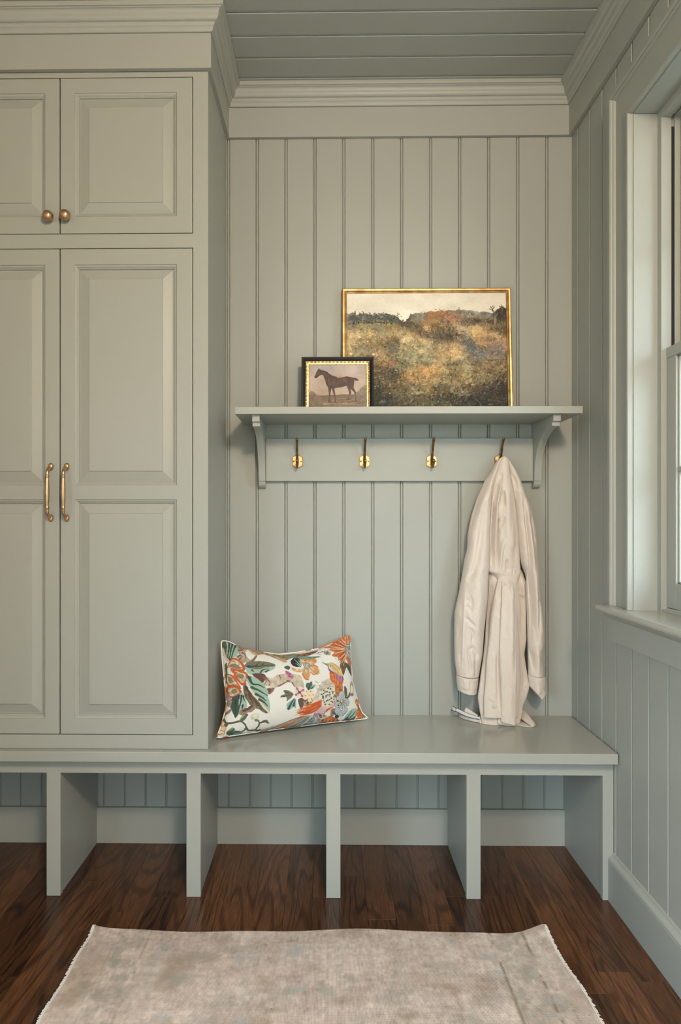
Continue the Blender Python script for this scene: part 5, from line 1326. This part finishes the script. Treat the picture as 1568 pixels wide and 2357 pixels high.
    'back_panel': dict(L=[(0.5654, 0.9925), (0.5647, 0.9273), (0.5596, 0.8574), (0.5503, 0.741), (0.5411, 0.6711), (0.5318, 0.6128), (0.5225, 0.5631), (0.5202, 0.5468), (0.5248, 0.5095), (0.5313, 0.4676), (0.5332, 0.4536)],
        R=[(0.671, 1.0066), (0.6872, 0.9787), (0.6988, 0.9415), (0.6976, 0.8577), (0.6964, 0.7413), (0.6872, 0.6948), (0.6941, 0.6389), (0.7022, 0.5847), (0.6895, 0.5474), (0.6756, 0.5241), (0.6691, 0.4915), (0.6617, 0.4635)],
        rows=150, yc=[(1.0053, 2.386), (0.9368, 2.374), (0.7771, 2.366), (0.6098, 2.35), (0.4501, 2.318)], dep=[(1.0053, 0.026), (0.7771, 0.026), (0.6098, 0.026), (0.4501, 0.016)], back=0.022, sag=(0, 0, 0), pw=0.5,
        folds=[([(0.564, 0.9878), (0.5617, 0.9073), (0.5525, 0.7924), (0.5434, 0.6774)], 0.0093, 0.0061, 0.0061), ([(0.5731, 0.9533), (0.5754, 0.9074), (0.5663, 0.8384), (0.5525, 0.7234)], -0.0109, 0.0061, 0.0045), ([(0.667, 0.9535), (0.6784, 0.8616), (0.6762, 0.7467)], -0.0093, 0.0076, 0.0076), ([(0.683, 0.965), (0.6876, 0.8846)], 0.0062, 0.0045, 0.0045), ([(0.667, 0.9121), (0.6853, 0.8937)], 0.0062, 0.0045, 0.0045), ([(0.6773, 0.6471), (0.6784, 0.6012), (0.6739, 0.5506)], -0.0093, 0.0045, 0.0061), ([(0.6899, 0.592), (0.6784, 0.5851), (0.6739, 0.5506)], 0.0077, 0.0045, 0.0045), ([(0.5296, 0.6421), (0.525, 0.5777), (0.5296, 0.4857)], 0.0062, 0.0061, 0.0061)]),
    'front_panel': dict(L=[(0.5972, 0.9953), (0.5954, 0.9655), (0.5833, 0.9311), (0.5737, 0.8852), (0.565, 0.8393), (0.5559, 0.7476), (0.5467, 0.6788), (0.5422, 0.61), (0.5353, 0.5565), (0.5335, 0.4905)],
        R=[(0.6616, 0.9953), (0.6604, 0.9632), (0.6536, 0.9197), (0.6525, 0.8624), (0.6559, 0.8166), (0.6616, 0.7364), (0.6627, 0.6792), (0.6632, 0.6105), (0.657, 0.557), (0.649, 0.4905)],
        rows=190, yc=[(0.9988, 2.354), (0.9689, 2.35), (0.9329, 2.334), (0.8581, 2.33), (0.6185, 2.315), (0.4837, 2.3)], dep=[(0.9988, 0.01), (0.9689, 0.016), (0.9404, 0.026), (0.9105, 0.03), (0.8581, 0.03), (0.6185, 0.02), (0.4837, 0.014)], back=0.02, sag=(0, 0, 0), pw=0.5,
        folds=[([(0.5764, 0.9296), (0.5888, 0.9499), (0.5979, 0.9658)], -0.0031, 0.0045, 0.0045), ([(0.5663, 0.8662), (0.5843, 0.8798), (0.6001, 0.8979)], 0.0023, 0.0076, 0.0076), ([(0.6114, 0.7984), (0.6001, 0.7418), (0.5888, 0.7079)], -0.0047, 0.0091, 0.0076), ([(0.6001, 0.9567), (0.6024, 0.8663), (0.6001, 0.7645)], -0.0093, 0.0136, 0.0136), ([(0.6181, 0.9296), (0.6159, 0.8437), (0.6046, 0.7532), (0.5888, 0.7305)], 0.0047, 0.0076, 0.0061), ([(0.5821, 0.7305), (0.5825, 0.6852), (0.5834, 0.6108), (0.5832, 0.5872), (0.5832, 0.4967)], -0.0109, 0.0076, 0.0023), ([(0.5719, 0.9115), (0.564, 0.8209), (0.5528, 0.7078)], 0.0062, 0.0061, 0.0061), ([(0.5528, 0.7044), (0.5798, 0.7135)], -0.0019, 0.0015, 0.0015), ([(0.546, 0.5531), (0.5573, 0.5419), (0.5731, 0.5329)], -0.0031, 0.0045, 0.0045)]),
    'front_edge': dict(L=[(0.6027, 0.971), (0.5983, 0.9354), (0.5924, 0.8614), (0.5872, 0.7873), (0.5843, 0.7132), (0.585, 0.6614), (0.5861, 0.654), (0.587, 0.5633), (0.5879, 0.4799)],
        R=[(0.6514, 0.971), (0.647, 0.9355), (0.644, 0.8615), (0.644, 0.7874), (0.6443, 0.775), (0.643, 0.7297), (0.6434, 0.6542), (0.6412, 0.5408), (0.638, 0.4672)],
        rows=190, yc=[(0.971, 2.354), (0.9354, 2.312), (0.8614, 2.304), (0.8021, 2.299), (0.6244, 2.293), (0.4688, 2.286)], dep=[(0.971, 0.006), (0.9206, 0.012), (0.7132, 0.013), (0.4688, 0.012)], back=0.01, sag=(0, 0, 0), pw=0.35,
        folds=[([(0.6337, 0.9814), (0.6281, 0.9143), (0.627, 0.8248), (0.6248, 0.713), (0.6237, 0.617)], 0.007, 0.0121, 0.0076), ([(0.6114, 0.9747), (0.6159, 0.9546), (0.6181, 0.9322), (0.627, 0.8919)], -0.0047, 0.0038, 0.0038), ([(0.5913, 0.7278), (0.5891, 0.6159), (0.5858, 0.4906)], 0.0031, 0.0076, 0.0076), ([(0.6114, 0.883), (0.6047, 0.8248), (0.5958, 0.7576)], -0.0047, 0.0106, 0.0091)]),
    'facing': dict(L=[(0.5871, 0.539), (0.5826, 0.489), (0.5803, 0.4696)],
        R=[(0.6483, 0.5506), (0.6437, 0.4892), (0.6401, 0.4537)],
        rows=40, yc=[(0.5487, 2.31), (0.4522, 2.296)], dep=[(0.5487, 0.004), (0.4522, 0.004)], back=0.004, sag=(0, 0, 0), pw=0.3,
        folds=[]),
    'cuff_left': dict(L=[(0.4485, 0.6215), (0.4501, 0.5965), (0.4536, 0.571)],
        R=[(0.5256, 0.6134), (0.5228, 0.5875), (0.5175, 0.5597)],
        rows=40, yc=[(0.6282, 2.35), (0.5526, 2.348)], dep=[(0.6282, 0.043), (0.5526, 0.04)], back=0.034, sag=(0, -0.002, 0.5), pw=0.5,
        folds=[([(0.4854, 0.6199), (0.4808, 0.5742)], 0.0031, 0.0091, 0.003), ([(0.4694, 0.6222), (0.4672, 0.5764)], 0.0031, 0.0121, 0.0121), ([(0.4398, 0.6221), (0.4808, 0.6208), (0.5196, 0.6155)], -0.0019, 0.0015, 0.0015)]),
    'cuff_right': dict(L=[(0.6975, 0.624), (0.6984, 0.6085), (0.7003, 0.5876)],
        R=[(0.7584, 0.6161), (0.7584, 0.5901), (0.7593, 0.5624)],
        rows=40, yc=[(0.6277, 2.352), (0.5445, 2.35)], dep=[(0.6277, 0.038), (0.5445, 0.034)], back=0.03, sag=(0, -0.026, 0.6), pw=0.5,
        folds=[([(0.7159, 0.6202), (0.7318, 0.5563)], 0.0047, 0.0121, 0.0061), ([(0.6863, 0.6247), (0.7159, 0.6179), (0.7478, 0.6176)], -0.0019, 0.0015, 0.0015)]),
}


# ------------------------------------------------------------------ coat hanging from the last hook
def cloth_mat(name, col):
    m, nt, lk, b = new_mat(name)
    b.inputs['Base Color'].default_value = (*col, 1); b.inputs['Roughness'].default_value = 0.88
    b.inputs['Specular IOR Level'].default_value = 0.15
    b.inputs['Sheen Weight'].default_value = 0.15; b.inputs['Sheen Roughness'].default_value = 0.5
    noise_bump(nt, lk, b, 900.0, 0.10, 0.0005)
    return m


M_COAT = cloth_mat('beige_cotton', (0.625, 0.545, 0.482))
M_TAG = plain_mat('satin_label', (0.55, 0.55, 0.58), 0.45)
M_TAGEDGE = plain_mat('black_edging', (0.015, 0.015, 0.017), 0.5)


def fold_height(x, z, folds):
    h = np.zeros_like(x)
    for pts, amp, wl_, wr_ in folds:
        q = smooth_open(pts, 6); n = len(q) - 1
        w = max(wl_, wr_) * 2.6
        lo, hi = q.min(0) - w, q.max(0) + w
        idx = np.nonzero((x > lo[0]) & (x < hi[0]) & (z > lo[1]) & (z < hi[1]))
        if not len(idx[0]): continue
        px, pz = x[idx], z[idx]; best = np.full(px.shape, 1e9); sd = np.zeros_like(px); tt = np.zeros_like(px)
        for i in range(n):
            a, b = q[i], q[i + 1]; ab = b - a; L2 = max(ab @ ab, 1e-12)
            t = np.clip(((px - a[0]) * ab[0] + (pz - a[1]) * ab[1]) / L2, 0, 1)
            dx, dz = px - a[0] - t * ab[0], pz - a[1] - t * ab[1]
            d = np.hypot(dx, dz); k = d < best
            best = np.where(k, d, best)
            sd = np.where(k, np.sign(ab[0] * dz - ab[1] * dx), sd)          # + = right-hand side when running downwards
            tt = np.where(k, (i + t) / n, tt)
        wd = np.where(sd > 0, wr_, wl_)
        e = np.clip(tt / 0.32, 0, 1) * np.clip((1 - tt) / 0.26, 0, 1); e = e * e * (3 - 2 * e)
        h[idx] += amp * np.exp(-(best / wd) ** 2) * e
    return h


def coat_piece(name, d, parent, part, ncol=84):
    L, Rr = np.array(d['L']), np.array(d['R']); rows = d['rows']
    r = np.linspace(0, 1, rows)

    def side(q):
        z0, z1 = q[0, 1], q[-1, 1]; z = z0 + (z1 - z0) * r
        x = np.interp(-z, -q[:, 1], q[:, 0])
        k = max(2, int(rows * 0.022)); ker = np.hanning(2 * k + 3)[1:-1]; ker /= ker.sum()
        xs = np.convolve(np.pad(x, k, mode='reflect', reflect_type='odd'), ker, mode='valid')
        return xs, z
    xl, zl = side(L); xr_, zr = side(Rr)
    tf = np.linspace(0, 1, ncol); tf = 0.55 * tf + 0.45 * (1 - np.cos(math.pi * tf)) / 2
    tb = np.linspace(1, 0, 16)[1:-1]
    X = xl[:, None] + (xr_ - xl)[:, None] * tf; Z = zl[:, None] + (zr - zl)[:, None] * tf
    sg = d['sag']
    if sg[1]:
        Z = Z + (r ** 2)[:, None] * sg[1] * np.minimum(tf / sg[2], (1 - tf) / (1 - sg[2]))
    zm = (zl + zr) / 2
    yc = np.interp(-zm, [-a for a, _ in d['yc']], [b for _, b in d['yc']])
    dp = np.interp(-zm, [-a for a, _ in d['dep']], [b for _, b in d['dep']])
    s = np.sin(math.pi * np.clip(tf, 0, 1))
    edge = np.clip(s / 0.22, 0, 1)
    H = fold_height(X, Z, d['folds'])
    wr = (fnoise(X * 34, Z * 11, 61, 3) - 0.5) * 0.008 + (0.5 - np.abs(fnoise(X * 26 + Z * 14, Z * 16 - X * 8, 62, 3) - 0.5) * 2) ** 2 * 0.006
    Y = yc[:, None] - dp[:, None] * np.clip(s, 0, 1) ** d['pw'] - (H + wr) * edge
    Xb = xl[:, None] + (xr_ - xl)[:, None] * tb; Zb = zl[:, None] + (zr - zl)[:, None] * tb
    if sg[1]: Zb = Zb + (r ** 2)[:, None] * sg[1] * np.minimum(tb / sg[2], (1 - tb) / (1 - sg[2]))
    Yb = yc[:, None] + np.minimum(d['back'], 2.4 * dp)[:, None] * np.sin(math.pi * tb) ** 0.7
    lim = np.where((Zb > 1.292) & (Zb < 1.46), 2.3975, 2.4175)
    Yb = np.minimum(Yb, lim); Y = np.minimum(Y, 2.4170)
    V = np.concatenate([np.stack([X, Y, Z], -1), np.stack([Xb, Yb, Zb], -1)], 1)
    V[..., 2] = np.maximum(V[..., 2], ZS + 0.0006)
    nr, n = V.shape[:2]
    i = np.arange(nr * n).reshape(nr, n)
    q = np.stack([i[:-1], np.roll(i, -1, 1)[:-1], np.roll(i, -1, 1)[1:], i[1:]], -1).reshape(-1, 4)
    me = bpy.data.meshes.new(part)
    fs = [tuple(int(k) for k in f[::-1]) for f in q] + [tuple(range(n)), tuple(range((nr - 1) * n, nr * n))[::-1]]
    me.from_pydata(V.reshape(-1, 3).tolist(), [], fs)
    me.polygons.foreach_set('use_smooth', [True] * (len(fs) - 2) + [False, False])
    me.materials.append(M_COAT); me.update()
    o = bpy.data.objects.new(part, me); COL.objects.link(o); o.parent = parent
    return o


def ribbon(name, A, Bq, mat, parent, th=0.0016, n=10):
    """A strip of cloth between two edge lines, with a thickness."""
    a, b = smooth_open(A, n), smooth_open(Bq, n)
    m = MB()
    rings = []
    for p, q in zip(a, b):
        p, q = Vector(p), Vector(q)
        nv = Vector((0, -0.35, 1)).normalized() * th
        mid = (p + q) / 2 + nv * 0.6
        rings.append([p, mid, q, q - nv, mid - nv, p - nv])
    m.sweep(rings, smooth=False)
    return m.build(name, mat, parent)


coat = empty('coat')
tag(coat, 'beige cotton coat hanging from the hook above the bench', 'coat')
NAMES = {'back_panel': 'back_panel', 'hood_panel': 'collar_panel', 'front_panel': 'front_panel', 'sleeve_left': 'sleeve', 'sleeve_right': 'sleeve', 'facing': 'facing',
         'front_edge': 'front_edge', 'cuff_left': 'cuff', 'cuff_right': 'cuff'}
for k in ('back_panel', 'hood_panel', 'front_panel', 'facing', 'front_edge', 'sleeve_left', 'sleeve_right', 'cuff_left', 'cuff_right'):
    coat_piece(k, COAT[k], coat, NAMES[k])
# gathered waist casing and its drawstring stitching
MB().lathe([(0.0, -0.0022), (0.0050, -0.0020), (0.0060, -0.0010), (0.0060, 0.001)], lambda a, b, h: (0.5670 + a, 2.2895 + h, 0.5290 + b), 20).build('button', M_COAT, coat)
MB().tube([(0.4690, 2.3840, 0.4690), (0.4800, 2.3700, 0.4685), (0.5000, 2.3490, 0.4675), (0.5250, 2.3290, 0.4670)], [0.0050, 0.0068, 0.0062, 0.0056], 14).build('belt_end', M_COAT, coat)
ribbon('hem_fold', [(0.5230, 2.3180, 0.4635), (0.5600, 2.3340, 0.4635), (0.6050, 2.3560, 0.4635)], [(0.5220, 2.3320, 0.4820), (0.5600, 2.3500, 0.4860), (0.6050, 2.3600, 0.4880)], M_COAT, coat)
ribbon('belt_tail', [(0.6640, 2.3700, 0.4800), (0.6740, 2.3250, 0.4735), (0.6900, 2.2790, 0.4660)], [(0.6860, 2.3850, 0.4980), (0.6970, 2.3400, 0.4850), (0.7040, 2.2920, 0.4725)], M_COAT, coat)
ribbon('belt_tail', [(0.6905, 2.2780, 0.4634), (0.6680, 2.2860, 0.4634), (0.6420, 2.3000, 0.4634)], [(0.7035, 2.2910, 0.4640), (0.6900, 2.3200, 0.4636), (0.6650, 2.3500, 0.4634)], M_COAT, coat)
MB().tube([(0.6895, 2.2785, 0.4650), (0.6970, 2.2840, 0.4655), (0.7042, 2.2918, 0.4680)], [0.0022, 0.0030, 0.0034], 10).build('belt_fold', M_COAT, coat)
ribbon('inner_corner', [(0.4840, 2.3560, 0.5070), (0.5200, 2.3300, 0.4880)], [(0.4790, 2.3560, 0.4940), (0.5150, 2.3300, 0.4790)], M_COAT, coat)
e1 = ribbon('care_label', [(0.4570, 2.3750, 0.5000), (0.4880, 2.3440, 0.4905), (0.5260, 2.3200, 0.4840)], [(0.4490, 2.3700, 0.4900), (0.4850, 2.3400, 0.4800), (0.5260, 2.3180, 0.4780)], M_TAGEDGE, coat, 0.0010)
e1['label'] = 'grey label strip with black edging'
ribbon('label_face', [(0.4570, 2.3743, 0.4992), (0.4880, 2.3434, 0.4897), (0.5250, 2.3196, 0.4834)], [(0.4507, 2.3695, 0.4913), (0.4856, 2.3396, 0.4812), (0.5250, 2.3178, 0.4792)], M_TAG, e1, 0.0022)
e2 = ribbon('care_label', [(0.4480, 2.4000, 0.5010), (0.4560, 2.3780, 0.4960)], [(0.4400, 2.3950, 0.4860), (0.4520, 2.3760, 0.4860)], M_TAGEDGE, coat, 0.0010)
ribbon('label_face', [(0.4476, 2.3992, 0.4996), (0.4560, 2.3775, 0.4948)], [(0.4416, 2.3946, 0.4876), (0.4522, 2.3755, 0.4872)], M_TAG, e2, 0.0022)
settle(coat, (0.61, 2.33, ZS))


# ------------------------------------------------------------------ rug
def rug_mat():
    m, nt, lk, b = new_mat('worn_wool')
    a = nt.new('ShaderNodeVertexColor'); a.layer_name = 'paint'
    tc = nt.new('ShaderNodeTexCoord')
    wv = nt.new('ShaderNodeTexWave'); wv.bands_direction = 'Y'; wv.inputs['Scale'].default_value = 115.0; wv.inputs['Distortion'].default_value = 2.2; wv.inputs['Detail'].default_value = 2.0; wv.inputs['Detail Scale'].default_value = 2.0
    wx = nt.new('ShaderNodeTexWave'); wx.bands_direction = 'X'; wx.inputs['Scale'].default_value = 95.0; wx.inputs['Distortion'].default_value = 2.0; wx.inputs['Detail'].default_value = 2.0
    mp = nt.new('ShaderNodeMapping'); mp.inputs['Scale'].default_value = (1.0, 0.25, 1.0)
    nz = nt.new('ShaderNodeTexNoise'); nz.inputs['Scale'].default_value = 420.0; nz.inputs['Detail'].default_value = 3.0
    lk.new(tc.outputs['Object'], wv.inputs['Vector']); lk.new(tc.outputs['Object'], wx.inputs['Vector'])
    lk.new(tc.outputs['Object'], mp.inputs['Vector']); lk.new(mp.outputs[0], nz.inputs['Vector'])
    ad = nt.new('ShaderNodeMath'); ad.operation = 'ADD'; lk.new(wv.outputs['Fac'], ad.inputs[0]); lk.new(wx.outputs['Fac'], ad.inputs[1])
    ad2 = nt.new('ShaderNodeMath'); ad2.operation = 'MULTIPLY_ADD'; ad2.inputs[1].default_value = 1.6
    lk.new(nz.outputs['Fac'], ad2.inputs[0]); lk.new(ad.outputs[0], ad2.inputs[2])
    mr = nt.new('ShaderNodeMapRange'); mr.inputs[1].default_value = 0.8; mr.inputs[2].default_value = 2.8; mr.inputs[3].default_value = 0.86; mr.inputs[4].default_value = 1.12
    lk.new(ad2.outputs[0], mr.inputs[0])
    mx = nt.new('ShaderNodeMix'); mx.data_type = 'RGBA'; mx.blend_type = 'MULTIPLY'; mx.inputs[0].default_value = 1.0
    lk.new(a.outputs['Color'], mx.inputs[6]); lk.new(mr.outputs[0], mx.inputs[7]); lk.new(mx.outputs[2], b.inputs['Base Color'])
    b.inputs['Roughness'].default_value = 0.95; b.inputs['Specular IOR Level'].default_value = 0.1
    bp = nt.new('ShaderNodeBump'); bp.inputs['Strength'].default_value = 0.5; bp.inputs['Distance'].default_value = 0.0012
    lk.new(ad2.outputs[0], bp.inputs['Height']); lk.new(bp.outputs['Normal'], b.inputs['Normal'])
    return m


M_RUG = rug_mat()
M_YARN = plain_mat('white_yarn', (0.72, 0.70, 0.68), 0.9)
RU, = (420,)
ry = np.concatenate([np.linspace(1.8930, 1.46, 150), np.linspace(1.44, -0.35, 60)])
RV = len(ry)


def rug_edges(y):
    lx = np.interp(-y, [-1.893, -1.86, -1.75, -1.60, -1.50, 0.35], [-0.6600, -0.6585, -0.6600, -0.6630, -0.6640, -0.668]) + 0.0025 * np.sin(y * 31)
    rx = np.interp(-y, [-1.893, -1.82, -1.70, -1.55, -1.45, 0.35], [0.6040, 0.6120, 0.6240, 0.6330, 0.6350, 0.640]) + 0.0020 * np.sin(y * 27 + 1)
    return lx, rx


def rug_height(x, y):
    d = 1.893 - y
    h = 0.0068 + 0.0022 * np.sin(x * 9 + 0.5) * np.exp(-d / 0.10) + 0.0016 * (fnoise(x * 4 + 9, y * 4 + 9, 15, 3) - 0.5)
    h += 0.024 * np.exp(-(np.hypot((x - 0.61) / 0.055, d / 0.060)) ** 1.3)
    h += 0.010 * np.exp(-(np.hypot((x + 0.66) / 0.035, d / 0.035)) ** 1.4)
    return np.maximum(h, 0.0055)


lx, rx = rug_edges(ry)
u = np.linspace(0, 1, RU)
X = lx[:, None] + (rx - lx)[:, None] * u; Y = ry[:, None] + 0 * X
Y = Y + np.where(ry > 1.80, (ry - 1.80) / 0.093, 0)[:, None] * (0.0040 * np.sin(X * 7 + 1.2) + 0.0025 * np.sin(X * 19) + 0.012 * np.exp(-((X - 0.60) / 0.06) ** 2) + 0.006 * np.exp(-((X - 0.25) / 0.3) ** 2) - 0.004)
Zr = rug_height(X, Y)
xf, yf = X.ravel(), Y.ravel()
c = np.tile(np.array([193.0, 176, 162]), (len(xf), 1))
n1 = fnoise(xf * 9, yf * 9, 31, 4) - .5; n2 = fnoise(xf * 26, yf * 26, 32, 4) - .5; n3 = fnoise(xf * 70, yf * 16, 33, 3) - .5; n4 = fnoise(xf * 12 + 4, yf * 70, 34, 3) - .5
c += n1[:, None] * np.array([32, 32, 30]) + n2[:, None] * np.array([28, 28, 28]) + n3[:, None] * 22 + n4[:, None] * 22 + (fnoise(xf * 110, yf * 110, 96, 2)[:, None] - .5) * 34 + (vnoise(xf * 260, yf * 40, 95)[:, None] - .5) * 16
gr = np.clip((fnoise(xf * 16 + 3, yf * 16, 41, 4) - .60) * 6, 0, 1)[:, None]; c = c * (1 - gr * .5) + np.array([164, 158, 146.0]) * gr * .5
br = np.clip((fnoise(xf * 13 + 8, yf * 13, 44, 4) - .60) * 6, 0, 1)[:, None]; c = c * (1 - br * .55) + np.array([158, 138, 118.0]) * br * .55


def band(x0, x1, col, al, n=45, cut=.42):
    w = np.clip((xf - x0) / .006, 0, 1) * np.clip((x1 - xf) / .006, 0, 1) * np.clip((fnoise(xf * n, yf * n, int(abs(x0) * 997), 3) - cut) * 5, 0, 1)
    w = (w * al)[:, None]; c[:] = c * (1 - w) + np.asarray(col, float) * w


band(-.575, -.500, (150, 144, 130), .55); band(-.500, -.490, (136, 126, 108), .7); band(-.585, -.576, (140, 130, 114), .5)
band(.455, .540, (160, 156, 144), .55); band(.536, .548, (124, 116, 96), 1.0, 40, .36); band(.446, .458, (132, 122, 102), 1.0, 40, .38)
band(-.655, -.60, (176, 162, 148), .4); band(.58, .625, (182, 166, 152), .4)
for k in range(70):                                         # faded motifs of the old pattern
    mx_, my_, mr_ = R.uniform(-.62, .6), R.uniform(1.42, 1.86), R.uniform(.010, .034)
    w = np.exp(-(np.hypot(xf - mx_, (yf - my_) * 1.1) / mr_) ** 4) * np.clip((fnoise(xf * 50, yf * 50, 71 + k, 3) - .40) * 4, 0, 1)
    col = [(168, 168, 164), (156, 142, 122), (210, 198, 184), (160, 156, 144)][k % 4]
    w = (w * .7)[:, None]; c = c * (1 - w) + np.asarray(col, float) * w
sp = (vnoise(xf * 330, yf * 330, 91) > .988)[:, None]; c = np.where(sp, c * .62, c)
rug = grid_mesh('rug', np.stack([xf, yf, Zr.ravel()], 1), RU, RV, lin(np.clip(c, 20, 245)) * np.array([1.10, 1.10, 1.17]), M_RUG, flip=True)
md = rug.modifiers.new('thick', 'SOLIDIFY'); md.thickness = 0.0046; md.offset = -1
tag(rug, 'faded beige wool rug with white frayed edges on the dark wood floor', 'rug')
fr = MB()
for side in (0, 1):
    y = 1.893
    while y > 0.2:
        a, b_ = rug_edges(np.array([y])); ex = float((a, b_)[side][0]); sg = (-1, 1)[side]
        z = float(rug_height(np.array([ex]), np.array([y]))[0]) - 0.0026
        for k in range(2 if y > 1.4 else 1):
            l = R.uniform(.004, .010); dy = R.uniform(-.006, .006)
            fr.tube([(ex - sg * .002, y, z), (ex + sg * l * .5, y + dy * .4, z + .0006), (ex + sg * l, y + dy, max(.0015, z - R.uniform(.0, .004)))], [.0016, .0015, .0009], 5)
        y -= R.uniform(.0022, .0040) if y > 1.4 else .02
    yy = np.linspace(1.893, 0.0, 160); a, b_ = rug_edges(yy); ee = (a, b_)[side]
    fr.tube([(float(e_), float(q), float(rug_height(np.array([e_]), np.array([q]))[0]) - .0022) for e_, q in zip(ee, yy)], .0026, 6)
fo = fr.build('fringe', M_YARN, rug, kind='stuff', fix=False)
for o in list(bpy.data.objects):
    if o.type == 'MESH' and o.parent is None and o.get('kind') is None and o.get('label') is None: print('unlabelled', o.name)
